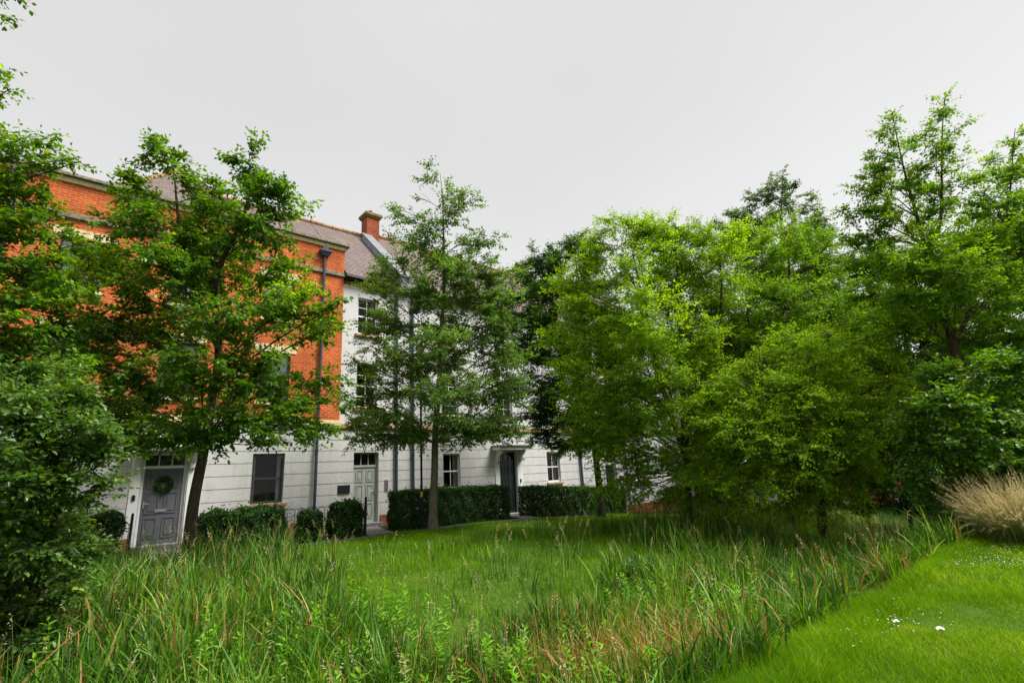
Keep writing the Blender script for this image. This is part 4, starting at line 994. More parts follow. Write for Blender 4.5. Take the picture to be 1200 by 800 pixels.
for i, (px, top, dd, wid, lab, sd) in enumerate([(1045, 330, 30, 62, 'dark tree behind the birch and left of it, over the car park', 61), (1175, 300, 27, 70, 'dark tree behind the birch trunk at the right edge', 62), (800, 420, 44, 60, 'distant tree beyond the end of the terrace', 63), (900, 400, 33, 70, 'dark tree behind the bright trees, beyond the white car', 64), (985, 370, 31, 60, 'dark tree behind the drooping tree, beyond the red car', 65)]):
    b = at(px, 575, dd); b = (b[0], b[1], float(gz(b[0], b[1])))
    rr = np.random.default_rng(sd); rows = []
    for yy in range(top, 560, 32):
        w = wid * min(1, .45 + (yy - top) / 120)
        for q in np.linspace(-1, 1, 4):
            rows.append((px + q * w + rr.normal(0, 5), yy + rr.normal(0, 8), 30, 20, rr.normal(0, 1.2)))
    T('distant_tree', lab, 'tree', [[(*b, .2), (*at(px, 480, dd), .16), (*at(px, top, dd), .02)]], lob(dd, rows), LEAF['dark'], MT['bark'], L=.16, W=.12, dens=1.9, K=6, group='trees beyond the car park', seed=sd, zlow=1.0)
for i, (px, top, dd, wid, lab, sd) in enumerate([(1060, 470, 17, 40, 'dark shrub at the foot of the birch, left of the hazel', 71), (870, 505, 38, 70, 'low dark shrub beyond the parked white car', 72), (1000, 500, 40, 70, 'low dark shrub beyond the parked red car', 73), (800, 530, 33, 45, 'low dark shrub at the end of the terrace', 74)]):
    b = at(px, 590, dd); b = (b[0], b[1], float(gz(b[0], b[1])))
    rr = np.random.default_rng(sd); rows = []
    for yy in range(top, 590, 28):
        w = wid * min(1, .5 + (yy - top) / 60)
        for q in np.linspace(-1, 1, 4):
            rows.append((px + q * w + rr.normal(0, 4), yy + rr.normal(0, 6), 24, 16, rr.normal(0, .8)))
    T('shrub', lab, 'shrub', [[(*b, .08), (*at(px, 550, dd), .05), (*at(px, top, dd), .015)]], lob(dd, rows), LEAF['dark'], MT['bark'], L=.11 if dd < 20 else .18, W=.085 if dd < 20 else .14, dens=1.4, K=6, seed=sd, zlow=-.5)

# ------------------------------------------------------------------ hedges and bushes by the houses
def hedge(label, x0, x1, y0, y1, h, n_per=3.2, seed=1, name='hedge', cat='hedge', L=.062, W=.036, rag=.05, group='clipped hedges before the houses', round_=.0):
    rng = np.random.default_rng(seed)
    cx, cy = (x0 + x1) / 2, (y0 + y1) / 2
    zb = float(gz(cx, cy)); root = empty(name, (cx, cy, zb), label, cat, group)
    A = 2 * ((x1 - x0) + (y1 - y0)) * h + (x1 - x0) * (y1 - y0)
    N = int(n_per * A / (L * W * .6))
    # points on the shell of the box, pushed in by a random depth
    f = rng.random(N) * A
    a1 = (x1 - x0) * (y1 - y0) * 1.0; P = np.empty((N, 3)); Nn = np.empty((N, 3))
    u, v = rng.random(N), rng.random(N)
    front = (x1 - x0) * h; side = (y1 - y0) * h
    cuts = np.cumsum([a1, front, front, side, side])
    k = np.searchsorted(cuts / cuts[-1], rng.random(N))
    for i, fn in enumerate([lambda u, v: (x0 + u * (x1 - x0), y0 + v * (y1 - y0), np.full_like(u, h)), lambda u, v: (x0 + u * (x1 - x0), np.full_like(u, y0), v * h), lambda u, v: (x0 + u * (x1 - x0), np.full_like(u, y1), v * h),
                            lambda u, v: (np.full_like(u, x0), y0 + u * (y1 - y0), v * h), lambda u, v: (np.full_like(u, x1), y0 + u * (y1 - y0), v * h)]):
        m = k == i; P[m] = np.stack(fn(u[m], v[m]), -1); Nn[m] = [(0, 0, 1), (0, -1, 0), (0, 1, 0), (-1, 0, 0), (1, 0, 0)][i]
    # uneven faces: lumps and the odd uncut shoot
    lump = .5 * np.sin(P[:, 0] * 5.3 + seed) * np.sin(P[:, 1] * 4.1 + P[:, 2] * 4.7) + .5 * np.sin(P[:, 0] * 11 + P[:, 2] * 9 + seed)
    push = rag * lump - np.abs(rng.normal(0, .07, N)) + (rng.random(N) < .04) * rng.uniform(0, rag * 2.2, N)
    if round_:
        q = (P - np.array([cx, cy, h * .45])) / np.array([(x1 - x0) / 2, (y1 - y0) / 2, h * .55])
        r = np.linalg.norm(q, axis=1); k_ = 1 + round_ * (1 / np.maximum(r, .01) - 1)
        P = np.array([cx, cy, h * .45]) + (P - np.array([cx, cy, h * .45])) * k_[:, None]
    P = P + Nn * push[:, None]
    P[:, 2] = np.maximum(P[:, 2], .02) + gz(P[:, 0], P[:, 1])
    d = nrm(Nn * .55 + rng.normal(0, .6, (N, 3)) + np.array([0, 0, .25]))
    n = nrm(Nn * .5 + np.array([0, 0, .7]) + rng.normal(0, .45, (N, 3)))
    s = rng.uniform(.6, 1.2, N)
    V, F, kk = leaf_arrays(P, d, n, L * s, W * s, True)
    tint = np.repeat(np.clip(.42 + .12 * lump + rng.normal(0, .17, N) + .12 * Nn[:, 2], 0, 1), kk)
    link('foliage', np_mesh('foliage', V, F, tint), LEAF['hedge'], root)
    # woody stems inside
    ns = max(6, int((x1 - x0) * 9)); S = np.stack([rng.uniform(x0 + .1, x1 - .1, ns), rng.uniform(y0 + .1, y1 - .1, ns), np.zeros(ns)], -1)
    S[:, 2] = gz(S[:, 0], S[:, 1]) - .03
    E = S + np.stack([rng.normal(0, .08, ns), rng.normal(0, .08, ns), np.full(ns, h * .85)], -1)
    V, F = tubes(np.stack([S, (S + E) / 2 + rng.normal(0, .03, (ns, 3)), E], 1), np.broadcast_to(np.array([.014, .011, .006]), (ns, 3)), 5)
    # dense inner twigs keep daylight from showing through
    m = 260 * max(1, int(x1 - x0)); a = np.stack([rng.uniform(x0 + .12, x1 - .12, m), rng.uniform(y0 + .12, y1 - .12, m), rng.uniform(.1, h - .12, m)], -1); a[:, 2] += gz(a[:, 0], a[:, 1])
    dd = nrm(rng.normal(0, 1, (m, 3))) * .16
    V2, F2 = tubes(np.stack([a - dd, a, a + dd], 1), np.broadcast_to(np.array([.006, .006, .003]), (m, 3)), 3)
    link('stems', np_mesh('stems', np.concatenate([V, V2]), np.concatenate([F, F2 + len(V)])), MT['bark'], root)
    return root
hedge('low rounded evergreen hedge under the sash window, poking through the hoop railing', 2.85, 4.86, 14.70, 15.65, .98, seed=1, rag=.10, L=.085, W=.055, round_=.35)
hedge('long dark clipped hedge behind the slender tree, up to the black door', 8.2, 12.72, 14.82, 15.7, 1.16, seed=2, rag=.06, round_=.06)
hedge('dark clipped hedge to the right of the black door, under the dark tree', 14.4, 20.6, 15.6, 16.4, 1.16, seed=3, rag=.06, round_=.06)
hedge('dark clipped hedge left of the slate grey door, behind the big shrub', -6.0, 1.38, 14.86, 15.7, 1.1, seed=4, rag=.08, round_=.08)
hedge('small round evergreen bush before the brick plinth, below the drainpipe', 5.22, 5.86, 14.72, 15.3, .82, seed=5, rag=.07, name='evergreen_bush', cat='bush', group='round evergreen bushes', round_=.55, L=.08, W=.05)
hedge('larger round evergreen bush at the railing corner beside the sage green door', 6.08, 7.02, 14.66, 15.4, 1.0, seed=6, rag=.07, name='evergreen_bush', cat='bush', group='round evergreen bushes', round_=.55, L=.08, W=.05)

# ------------------------------------------------------------------ hoop-top railings
def railing(label, segs, posts):
    x, y = segs[0][0]; root = empty('railing', (x, y, float(gz(x, y))), label, 'railing', 'hoop-top railings')
    mb = MB()
    for (xa, ya), (xb, yb) in segs:
        Ld = math.hypot(xb - xa, yb - ya); ux, uy = (xb - xa) / Ld, (yb - ya) / Ld
        g = lambda t: float(gz(xa + ux * t, ya + uy * t)) + .02
        for hgt in (.12, .70):
            mb.tube([(xa, ya, g(0) + hgt), (xb, yb, g(Ld) + hgt)], .009, 6)
        n = max(1, int(round(Ld / .28))); w = Ld / n
        for k in range(n):
            t0, t1 = k * w + w * .14, k * w + w * .86; r = (t1 - t0) / 2; tc = (t0 + t1) / 2
            pts = [(xa + ux * t0, ya + uy * t0, g(tc) + .03), (xa + ux * t0, ya + uy * t0, g(tc) + .9 - r)]
            for a in (30, 60, 90, 120, 150): pts.append((xa + ux * (tc - r * math.cos(math.radians(a))), ya + uy * (tc - r * math.cos(math.radians(a))), g(tc) + .9 - r + r * math.sin(math.radians(a))))
            pts += [(xa + ux * t1, ya + uy * t1, g(tc) + .9 - r), (xa + ux * t1, ya + uy * t1, g(tc) + .03)]
            mb.tube(pts, .0085, 5)
    mb.build('railing_panel', MT['black'], root)
    for (px, py) in posts:
        z = float(gz(px, py)); p = MB(); p.box(px - .025, px + .025, py - .025, py + .025, z - .05, z + 1.06)
        p.add([(px - .032, py - .032, z + 1.06), (px + .032, py - .032, z + 1.06), (px + .032, py + .032, z + 1.06), (px - .032, py + .032, z + 1.06), (px, py, z + 1.11)], [(0, 1, 4), (1, 2, 4), (2, 3, 4), (3, 0, 4), (3, 2, 1, 0)])
        p.build('post', MT['black'], root)
    return root
railing('black hoop-top railing between the slate grey door and the sage green door', [((2.63, 14.78), (4.53, 14.78)), ((4.53, 14.78), (6.43, 14.78)), ((6.43, 14.78), (7.06, 14.78)), ((7.06, 14.78), (7.3, 17.3))],
        [(2.63, 14.78), (4.53, 14.78), (6.43, 14.78), (7.06, 14.78)])
railing('black hoop-top railing left of the slate grey door, before the hedge', [((-6, 14.78), (1.47, 14.78))], [(-6, 14.78), (-4.1, 14.78), (-2.2, 14.78), (-.3, 14.78), (1.47, 14.78)])

# ------------------------------------------------------------------ lamp post
lx, ly = 8.86, 14.62; lz = float(gz(lx, ly))
lp = empty('lamp_post', (lx, ly, lz), 'slim black lamp post with a small yellow sticker before the long hedge', 'lamp post')
q = MB(); q.tube([(lx, ly, lz - .05), (lx, ly, lz + .9)], .055, 12); q.tube([(lx, ly, lz + .9), (lx, ly, lz + .96)], [.062, .04], 12)
q.tube([(lx, ly, lz + .96), (lx, ly, lz + 5.4)], [.036, .03], 12); q.build('column', MT['black'], lp, smooth=False)
MB().tube([(lx, ly, lz + .98), (lx, ly, lz + 1.14)], .0385, 12, cap=False).build('sticker', MT['yellow'], lp)
q = MB(); q.tube([(lx, ly, lz + 5.4), (lx, ly, lz + 5.48), (lx, ly, lz + 5.8)], [.06, .08, .15], 6); ln_ = q.build('lantern', MT['lantern'], lp)
q = MB(); q.tube([(lx, ly, lz + 5.8), (lx, ly, lz + 5.84), (lx, ly, lz + 5.96), (lx, ly, lz + 6.05)], [.19, .18, .06, .015], 8); q.build('lantern_roof', MT['black'], ln_)

# ------------------------------------------------------------------ wreath on the slate door
wx, wz, wy = 2.36, 1.55, FY + .06
wr = empty('wreath', (wx, wy, wz), 'dark leafy wreath hanging on the slate grey front door', 'wreath')
rng = np.random.default_rng(4); N = 900
a = rng.uniform(0, 2 * np.pi, N); tt = rng.uniform(0, 2 * np.pi, N); rr = .16 + .055 * np.cos(tt)
P = np.stack([wx + rr * np.cos(a), wy + .03 + .045 * np.sin(tt), wz + rr * np.sin(a)], -1)
d = nrm(np.stack([-np.sin(a), np.full(N, -.5), np.cos(a)], -1) + rng.normal(0, .5, (N, 3))); n = nrm(rng.normal(0, .5, (N, 3)) + np.array([0, -1, .4]))
V, F, k = leaf_arrays(P, d, n, np.full(N, .06), np.full(N, .026), True)
link('leaves', np_mesh('leaves', V, F, np.repeat(np.clip(rng.normal(.45, .25, N), 0, 1), k)), LEAF['hedge'], wr)
q = MB(); q.tube([(wx + .16 * math.cos(t), wy + .03, wz + .16 * math.sin(t)) for t in np.linspace(0, 2 * math.pi, 25)], .02, 6); q.build('ring', MT['bark'], wr)

# ------------------------------------------------------------------ cars beyond the trees
def car(label, loc, rz, paint):
    root = empty('parked_car', loc, label, 'car', 'cars parked beyond the trees', rz)
    def kid(mb, name, mat, par, bevel=0, smooth=False):
        me = bpy.data.meshes.new(name); me.from_pydata(mb.v, [], mb.f); me.update()
        o = link(name, me, MT[mat], par, False)
        if bevel:
            m = o.modifiers.new('bevel', 'BEVEL'); m.width = bevel; m.segments = 3; m.limit_method = 'ANGLE'
        return o
    def loft(secs):
        """sections (x, [(y,z)...]) joined nose to tail"""
        mb = MB(); n = len(secs[0][1]); vs = [(x, y_, z_) for x, pr in secs for y_, z_ in pr]
        fs = [(i * n + k, i * n + (k + 1) % n, (i + 1) * n + (k + 1) % n, (i + 1) * n + k) for i in range(len(secs) - 1) for k in range(n)]
        fs += [tuple(range(n))[::-1], tuple((len(secs) - 1) * n + k for k in range(n))]
        return mb.add(vs, fs)
    def sec(w, zb, zt): return [(-w * .94, zb), (-w, zb + .25 * (zt - zb)), (-w * .98, zt - .06), (-w * .86, zt), (w * .86, zt), (w * .98, zt - .06), (w, zb + .25 * (zt - zb)), (w * .94, zb)]
    body = kid(loft([(-2.05, sec(.74, .38, .78)), (-1.9, sec(.84, .26, .88)), (-1.2, sec(.88, .2, .95)), (0, sec(.88, .2, .96)), (.9, sec(.88, .2, .93)), (1.6, sec(.85, .22, .82)), (2.0, sec(.74, .3, .66))]), 'body', paint, root, .04)
    def cab(w0, w1, z0, z1): return [(-w0, z0), (-w1, z1), (w1, z1), (w0, z0)]
    cabin = kid(loft([(-1.75, cab(.72, .70, .90, .94)), (-1.25, cab(.80, .60, .93, 1.42)), (-.2, cab(.82, .62, .94, 1.47)), (.35, cab(.82, .60, .93, 1.41)), (1.05, cab(.76, .72, .90, .93))]), 'cabin', paint, root, .03)
    g = MB()
    for s in (-1, 1):
        for xa, xb, xc, xd in ((-1.3, -.28, -.28, -1.12), (-.2, .72, .32, -.2)):
            g.quad((xa, s * .812, .98), (xb, s * .815, .98), (xc, s * .647, 1.38), (xd, s * .64, 1.38))
    g.quad((.50, -.60, 1.34), (.50, .60, 1.34), (1.02, .72, .965), (1.02, -.72, .965)); g.quad((-1.36, -.58, 1.35), (-1.36, .58, 1.35), (-1.72, .68, .99), (-1.72, -.68, .99))
    kid(g, 'car_window', 'carglass', cabin)
    for x in (-1.28, 1.25):
        for s in (-1, 1):
            t = MB(); t.tube([(x, s * .70, .31), (x, s * .89, .31)], .31, 20); w = kid(t, 'wheel', 'tyre', root, .02)
            t = MB(); t.tube([(x, s * .885, .31), (x, s * .897, .31)], .2, 14); kid(t, 'rim', 'steel', w)
    for s in (-1, 1):
        t = MB(); t.box(-2.09, -1.86, s * .72 - .1, s * .72 + .1, .66, .82); kid(t, 'tail_light', 'redlamp', root, .02)
        t = MB(); t.box(1.80, 2.0, s * .62 - .12, s * .62 + .12, .58, .70); kid(t, 'headlight', 'lantern', root, .02)
        t = MB(); t.box(.62, .78, s * .95 - .09, s * .95 + .09, .93, 1.05); kid(t, 'mirror', paint, root, .02)
    t = MB(); t.box(-2.11, -2.06, -.26, .26, .50, .61); kid(t, 'number_plate', 'yellow', root)
    return root
for lab, px, dd, rz, pa in (('white car parked behind the bright trees, only its roof line showing', 895, 29.5, .9, 'carwhite'), ('red car parked behind the bright trees, left of the hazel', 1012, 28.5, 2.2, 'carred')):
    p = at(px, 575, dd); car(lab, (p[0], p[1], float(gz(p[0], p[1])) + .022), rz, pa)

# wheelie bin by the last white house
bx, by = 20.6, 16.2; bz = float(gz(bx, by))
bn = empty('wheelie_bin', (bx, by, bz), 'dark wheelie bin with a bright blue lid past the right hedge', 'bin')
q = MB(); q.add([(bx - .22, by - .25, bz + .06), (bx + .22, by - .25, bz + .06), (bx + .22, by + .25, bz + .06), (bx - .22, by + .25, bz + .06), (bx - .28, by - .34, bz + 1.0), (bx + .28, by - .34, bz + 1.0), (bx + .28, by + .3, bz + 1.0), (bx - .28, by + .3, bz + 1.0)], [(0, 3, 2, 1), (4, 5, 6, 7), (0, 1, 5, 4), (1, 2, 6, 5), (2, 3, 7, 6), (3, 0, 4, 7)])
q.build('bin_body', MT['black'], bn, .02)
q = MB(); q.prism([(by - .4, bz + 1.004), (by - .4, bz + 1.04), (by - .2, bz + 1.1), (by + .3, bz + 1.08), (by + .33, bz + 1.004)], 'x', bx - .31, bx + .31); q.build('bin_lid', MT['bluebin'], bn, .015)
for s in (-1, 1):
    q = MB(); q.tube([(bx + s * .2, by + .27, bz + .1), (bx + s * .27, by + .27, bz + .1)], .1, 14); q.build('bin_wheel', MT['tyre'], bn)

# ------------------------------------------------------------------ grasses
def blades(pos, h, w, lean, bend, tint, segs=4, tipdroop=None, tipw=.12):
    """arching blades: pos (N,3), lean unit xy (N,2), bend = how far the tip leans as a share of h"""
    N = len(pos); t = np.linspace(0, 1, segs + 1)
    dz = np.zeros(N) if tipdroop is None else tipdroop
    hx = (bend * h)[:, None] * t ** 2.0
    zz = h[:, None] * (t - dz[:, None] * t ** 3.2)
    C = np.empty((N, segs + 1, 3)); C[..., 0] = pos[:, None, 0] + lean[:, None, 0] * hx; C[..., 1] = pos[:, None, 1] + lean[:, None, 1] * hx; C[..., 2] = pos[:, None, 2] + zz
    ang = RNG.uniform(0, 2 * np.pi, N); sv = np.stack([np.cos(ang), np.sin(ang), np.zeros(N)], -1)
    prof = np.clip((1 - t) ** .7, tipw, 1); prof[0] = .7
    wv = sv[:, None] * (w[:, None] * prof)[..., None] * .5
    V = np.stack([C - wv, C + wv], 2).reshape(N, -1, 3)
    k = 2 * (segs + 1); i = np.arange(segs) * 2
    q = np.stack([i, i + 1, i + 3, i + 2], -1)
    F = (np.arange(N)[:, None, None] * k + q[None]).reshape(-1, 4)
    T_ = np.repeat(np.clip(tint, 0, 1), k) if tint.ndim == 1 else np.clip(np.repeat(tint, 2, axis=1), 0, 1).ravel()
    return V.reshape(-1, 3), F, T_
def xy(n): a = RNG.uniform(0, 2 * np.pi, n); return np.stack([np.cos(a), np.sin(a)], -1)
def vnoise(x, y, s, seed=0):
    """cheap smooth noise -1..1"""
    r = np.random.default_rng(seed); o = np.zeros_like(x)
    for k in range(6):
        a = r.uniform(0, 2 * np.pi); f = s * r.uniform(.6, 1.8); o = o + np.sin((x * np.cos(a) + y * np.sin(a)) * f + r.uniform(0, 6.3))
    return o / 3.2
def on(x, y, dz=0): return np.stack([x, y, gz(x, y) + dz], -1)
def edge(x): return 2.25 + .18 * np.sin(x * .9) + .12 * np.sin(x * 2.3 + 1)       # where the near lawn meets the reeds

# near lawn: dense close to the camera, thinning with distance
parts = []
for n, x0, x1, y0, y1, hm, wm in ((150000, 1.0, 8.5, -1.2, 2.5, .055, .0062), (90000, 8.5, 18, -3, 2.6, .065, .011)):
    x = RNG.uniform(x0, x1, n); y = RNG.uniform(y0, y1, n); m = y < edge(x) + RNG.normal(0, .06, n)
    x, y = x[m], y[m]; n = len(x)
    h = hm * RNG.uniform(.5, 1.4, n) * (1 + .35 * vnoise(x, y, 2.2, 3) + .3 * vnoise(x, y, 7, 13)).clip(.35) * (1 + 1.2 * smooth01((y - edge(x) + .35) / .35))
    parts.append((on(x, y, -.004), h, np.full(n, wm) * RNG.uniform(.7, 1.3, n), xy(n), RNG.uniform(.2, 1.0, n), .46 + .20 * vnoise(x, y, 1.4, 4) + .14 * vnoise(x, y, 5, 14) + RNG.normal(0, .18, n) + (RNG.random(n) < .10) * .42))
n = 30000; x = RNG.uniform(.8, 16, n); y = edge(x) + RNG.normal(.10, .20, n)
parts.append((on(x, y, -.004), RNG.uniform(.06, .20, n), np.full(n, .006) * RNG.uniform(.7, 1.4, n), xy(n), RNG.uniform(.2, 1.0, n), .44 + .2 * vnoise(x, y, 1.4, 4) + RNG.normal(0, .2, n)))
cat = [np.concatenate([p[i] for p in parts]) for i in range(6)]
V, F, t_ = blades(*cat[:5], cat[5], segs=2)
tagp(link('lawn_grass', np_mesh('lawn_grass', V, F, t_), LEAF['lawn']), 'short vivid green lawn grass on the near bank', 'grass', kind='stuff')

# far lawn between the ditch and the path
n = 190000; x = RNG.uniform(-2, 24, n); y = 5.8 + 8.3 * RNG.random(n) ** .9
h = .085 * RNG.uniform(.5, 1.5, n) * (1 + .5 * vnoise(x, y, 1.3, 5)); h = np.clip(h, .03, .3)
V, F, t_ = blades(on(x, y, -.004), h, np.full(n, .010) * RNG.uniform(.7, 1.3, n), xy(n), RNG.uniform(.2, 1.0, n), .38 + .2 * vnoise(x, y, 1.0, 6) + .12 * vnoise(x, y, 4, 16) + RNG.normal(0, .18, n) + (RNG.random(n) < .06) * .45, segs=2)
tagp(link('meadow_grass', np_mesh('meadow_grass', V, F, t_), LEAF['lawn']), 'green mown grass between the ditch and the hedges', 'grass', kind='stuff')

# reeds and sedges in the ditch
parts = []
def clumps(nc, x0, x1, fy, per, hmean, wmean, spread, dry):
    cx = RNG.uniform(x0, x1, nc); cy = fy(cx, nc)
    n = RNG.poisson(per, nc); i = np.repeat(np.arange(nc), n); N = len(i)
    off = xy(N) * (np.abs(RNG.normal(0, spread, N)))[:, None]
    x = cx[i] + off[:, 0]; y_ = cy[i] + off[:, 1]
    m = y_ > edge(x) + .10; x, y_, i, off = x[m], y_[m], i[m], off[m]; N = len(x)
    hc = hmean * RNG.uniform(.7, 1.25, nc)
    h = hc[i] * RNG.uniform(.5, 1.15, N)
    ln = nrm(np.concatenate([off + RNG.normal(0, spread * .9, (N, 2)), np.zeros((N, 1))], 1))[:, :2]
    dc = np.clip(.33 + .20 * RNG.normal(0, 1, nc) + .16 * vnoise(cx, cy, .8, 9), .08, .68)
    tint = dc[i] + RNG.normal(0, .15, N)
    brown = dry * (.25 + 1.6 * np.clip(vnoise(x, y_, .85, 12) - .3, 0, 1)) + .55 * np.exp(-((x - 5.2) / 1.3) ** 2 - ((y_ - 4.0) / .9) ** 2) + .25 * np.exp(-((x - 9.5) / 1.2) ** 2 - ((y_ - 3.2) / .7) ** 2)            # dead stems gather in patches
    tint = np.where(RNG.random(N) < brown, RNG.uniform(.84, 1, N), np.minimum(tint, .8))
    parts.append((on(x, y_, -.02), h, wmean * RNG.uniform(.55, 1.35, N), ln, .05 + .75 * RNG.random(N) ** 1.9, tint, np.clip(RNG.normal(.24, .26, N), 0, .85)))
clumps(1150, -3, 7.5, lambda cx, n: edge(cx) + .36 + RNG.random(n) * 3.5, 32, .54, .034, .12, .12)
clumps(640, 7.5, 20, lambda cx, n: edge(cx) + .14 + RNG.random(n) * 4.2, 32, .66, .036, .15, .14)
clumps(1000, -2.8, 3.2, lambda cx, n: 5.4 + RNG.random(n) * (7.4 - 1.7 * np.clip(cx, 0, 3.2)), 28, .68, .040, .12, .07)
clumps(420, 3.5, 14, lambda cx, n: 5.8 + RNG.random(n) ** 1.5 * 5.5, 7, .46, .018, .14, .06)
clumps(260, -2, 4.3, lambda cx, n: 9.0 + RNG.random(n) * 4.5, 20, .80, .024, .13, .16)
clumps(480, 11, 24, lambda cx, n: 4.6 + RNG.random(n) * 5.2, 28, .90, .024, .16, .22)
cat = [np.concatenate([p[i] for p in parts]) for i in range(7)]
V, F, t_ = blades(*cat[:5], cat[5], segs=5, tipdroop=cat[6])
tagp(link('reeds', np_mesh('reeds', V, F, t_), LEAF['reed']), 'tall reeds and sedges, green with brown streaks, filling the ditch', 'reeds', kind='stuff')
# seed heads: thin stems with a drooping tuft
n = 440; x = np.concatenate([RNG.uniform(-2.5, 4.6, 240), RNG.uniform(2, 18, 200)]); y = np.concatenate([RNG.uniform(4, 13.4, 240), edge(x[240:]) + .3 + 6.5 * RNG.random(200) ** 1.3])
P0 = on(x, y, -.02); h = RNG.uniform(.65, 1.05, n); ln = xy(n); bd = RNG.uniform(.05, .3, n)
V1, F1, t1 = blades(P0, h, np.full(n, .005), ln, bd, RNG.uniform(.6, .95, n), segs=4, tipw=.6)
top = P0 + np.stack([ln[:, 0] * bd * h * .9, ln[:, 1] * bd * h * .9, h * .97], -1)
m = 9; ii = np.repeat(np.arange(n), m); f = np.tile(np.linspace(0, 1, m), n)
pp = top[ii] + np.stack([ln[ii, 0] * f * .05, ln[ii, 1] * f * .05, (f - .6) * .13], -1) + RNG.normal(0, .006, (n * m, 3))
d = nrm(np.stack([ln[ii, 0], ln[ii, 1], np.full(n * m, .3)], -1) + RNG.normal(0, .5, (n * m, 3)))
V2, F2, k = leaf_arrays(pp, d, nrm(RNG.normal(0, 1, (n * m, 3))), np.full(n * m, .035), np.full(n * m, .010))
me = np_mesh('seed_heads', np.concatenate([V1, V2]), [F1, F2 + len(V1)], np.concatenate([t1, np.repeat(np.clip(RNG.normal(.8, .12, n * m), 0, 1), k)]))
tagp(link('seed_heads', me, LEAF['straw']), 'pale flowering grass stems standing above the reeds', 'grass', kind='stuff')

# leafy willowherb among the reeds
nc = 185; cx = np.concatenate([RNG.uniform(-.5, 4.2, 155), RNG.uniform(4, 9, 30)]); cy = np.concatenate([RNG.uniform(2.9, 7.4, 155), RNG.uniform(3.2, 6.0, 30)])
cx = cx + .35 * vnoise(cx, cy, 2, 3); base = on(cx, cy, -.02); H = RNG.uniform(.40, .78, nc); ln = xy(nc) * .12
K = 16; ii = np.repeat(np.arange(nc), K); f = np.tile(np.linspace(.2, 1, K), nc); N = nc * K * 2
P = base[ii] + np.stack([ln[ii, 0] * f ** 2, ln[ii, 1] * f ** 2, H[ii] * f], -1); P = np.repeat(P, 2, 0); ff = np.repeat(f, 2)
ang = np.tile(np.arange(K * 2) // 2 * 1.57, nc) + np.tile([0, np.pi], nc * K) + RNG.normal(0, .25, N)
d = nrm(np.stack([np.cos(ang), np.sin(ang), .15 + .9 * ff ** 3], -1))
V, F, k = leaf_arrays(P, d, nrm(np.array([0, 0, 1.]) + RNG.normal(0, .25, (N, 3))), (.13 - .06 * ff ** 2) * RNG.uniform(.7, 1.2, N), np.full(N, .026) * RNG.uniform(.8, 1.3, N), True, curl=.3)
V3, F3, t3 = blades(base, H, np.full(nc, .010), nrm(np.concatenate([ln, np.zeros((nc, 1))], 1))[:, :2], np.full(nc, .14), np.full(nc, .4), segs=3, tipw=.5)
me = np_mesh('leafy_weeds', np.concatenate([V, V3]), [F, F3 + len(V)], np.concatenate([np.repeat(np.clip(.35 + .4 * ff + RNG.normal(0, .12, N), 0, 1), k), t3]))
tagp(link('leafy_weeds', me, LEAF['weed']), 'fresh green leafy weeds growing up through the reeds', 'weeds', kind='stuff')

# clover and daisies
n = 6200; x = np.concatenate([RNG.uniform(3, 13, 2600), RNG.uniform(1, 14, 3600)]); y = np.concatenate([RNG.uniform(-2, 2.1, 2600), RNG.uniform(7.0, 13.8, 3600)])
keep = (vnoise(x, y, 1.6, 21) + RNG.normal(0, .22, n)) > .34; x, y = x[keep], y[keep]; n = len(x)
P = on(x, y, 0); P[:, 2] += RNG.uniform(.05, .10, n); m = 5
ii = np.repeat(np.arange(n), m); a = RNG.uniform(0, 6.28, n * m)
d = nrm(np.stack([np.cos(a), np.sin(a), RNG.uniform(.1, .9, n * m)], -1))
V, F, k = leaf_arrays(P[ii], d, nrm(np.array([0, 0, 1.]) + RNG.normal(0, .4, (n * m, 3))), np.full(n * m, .010), np.full(n * m, .009))
tagp(link('clover_flowers', np_mesh('clover_flowers', V, F, np.repeat(RNG.random(n * m), k)), LEAF['petal']), 'small white clover and daisy heads dotting the grass', 'flowers', kind='stuff')

# ------------------------------------------------------------------ pale ornamental grass clump at the right
gx, gy = 13.05, 1.18
cl = empty('ornamental_grass', (gx, gy, float(gz(gx, gy))), 'big straw coloured ornamental grass clump at the right edge of the lawn', 'grass clump')
n = 10000; off = xy(n) * (.78 * RNG.random(n) ** .5)[:, None] * np.array([1.1, 1.0])
P = on(gx + off[:, 0], gy + off[:, 1], -.02); r = np.linalg.norm(off, axis=1)
ln = nrm(np.concatenate([off + RNG.normal(0, .22, (n, 2)), np.zeros((n, 1))], 1))[:, :2]
h = RNG.uniform(.70, 1.36, n) * (1.05 - .30 * r ** 2); tn = np.stack([.12 + .0 * h, .22 + .1 * RNG.random(n), .38 + .2 * RNG.random(n), .55 + .2 * RNG.random(n), .72 + .25 * RNG.random(n), .74 + .26 * RNG.random(n)], 1) - (RNG.random(n) < .45)[:, None] * .38
grn = RNG.random(n) < .42; h = np.where(grn, h * .68, h); tn = np.where(grn[:, None], np.clip(RNG.normal(.28, .09, (n, 1)), .05, .5) + np.linspace(-.08, .08, 6), tn)
V, F, t_ = blades(P, h, np.where(grn, .014, .009), ln, .08 + .55 * RNG.random(n) ** 1.4 * (.35 + r), tn, segs=5, tipdroop=np.clip(RNG.normal(.28, .20, n), 0, .7))
b_ = link('blades', np_mesh('blades', V, F, t_), LEAF['straw'], cl)
n2 = 2000; q = RNG.choice(np.flatnonzero(~grn), n2); m = 12; ii = np.repeat(q, m); f = np.tile(np.linspace(0, 1, m), n2)
vb = V.reshape(n, 12, 3)[:, 10:].mean(1); vb2 = V.reshape(n, 12, 3)[:, 6:8].mean(1)
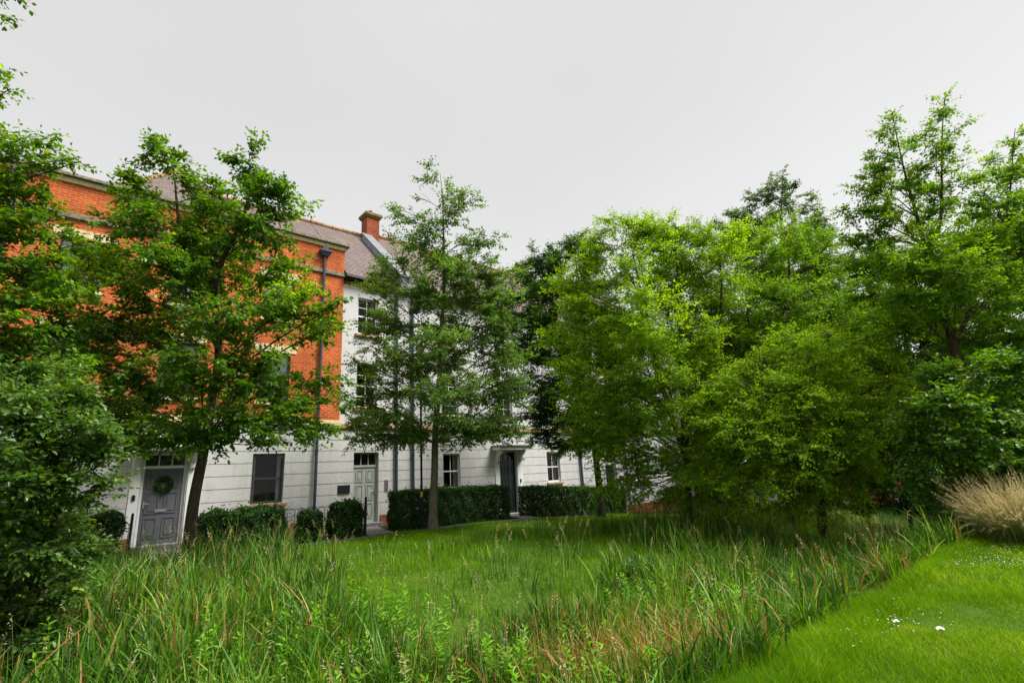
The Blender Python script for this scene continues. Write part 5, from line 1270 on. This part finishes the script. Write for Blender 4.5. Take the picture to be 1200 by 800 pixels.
pp = vb[ii] * f[:, None] + (vb2[ii] * .5 + vb[ii] * .5) * (1 - f)[:, None] + RNG.normal(0, .006, (n2 * m, 3)) + np.array([0, 0, .03])
V2, F2, k = leaf_arrays(pp, nrm(nrm(vb[ii] - vb2[ii]) + RNG.normal(0, .4, (n2 * m, 3))), nrm(RNG.normal(0, 1, (n2 * m, 3))), np.full(n2 * m, .036), np.full(n2 * m, .010))
link('seed_plumes', np_mesh('seed_plumes', V2, F2, np.repeat(np.clip(RNG.normal(.85, .1, n2 * m), 0, 1), k)), LEAF['straw'], cl)

# ------------------------------------------------------------------ litter on the near lawn
def paper(label, x, y, s, seed, printed):
    rng = np.random.default_rng(seed); z = float(gz(x, y)) + .05
    root = empty('paper_litter', (x, y, z), label, 'litter')
    g = 9; u = np.linspace(-1, 1, g); U, W_ = np.meshgrid(u, u)
    an = rng.uniform(0, 3); ca, sa = math.cos(an), math.sin(an)
    k = 1 - .22 * (U * U + W_ * W_) + .06 * np.sin(3 * np.arctan2(W_, U) + seed)     # torn, rounded outline
    X_, Y_ = (U * ca - W_ * sa) * k, (U * sa + W_ * ca) * k * .8
    Z = .42 * np.abs(np.sin(X_ * 2.3 + seed)) + .30 * np.abs(np.sin(Y_ * 3.1 + X_)) + rng.normal(0, .07, U.shape)
    V = np.stack([x + X_ * s, y + Y_ * s, z - .01 + s * Z * .9], -1).reshape(-1, 3)
    i = np.arange(g * g).reshape(g, g); F = np.stack([i[:-1, :-1], i[:-1, 1:], i[1:, 1:], i[1:, :-1]], -1).reshape(-1, 4)
    o = link('sheet', np_mesh('sheet', V, F), MT['paper'], root)
    md = o.modifiers.new('thick', 'SOLIDIFY'); md.thickness = .002
    if printed:
        P = V[[i[2, 5], i[2, 6], i[4, 6], i[4, 5]]] + np.array([0, 0, .006])
        link('printed_patch', np_mesh('printed_patch', P, np.array([[0, 1, 2, 3]])), MT['pink'], root)
p = at(1104, 746, 5.35); paper('crumpled white and pink paper lying on the near lawn, the brighter piece', 6.27, 1.41, .052, 3, True)
paper('small greyish scrap of torn paper on the near lawn, farther piece', 6.48, 1.80, .045, 9, False)
print('leaves', NLEAF, 'objects', len(bpy.data.objects))
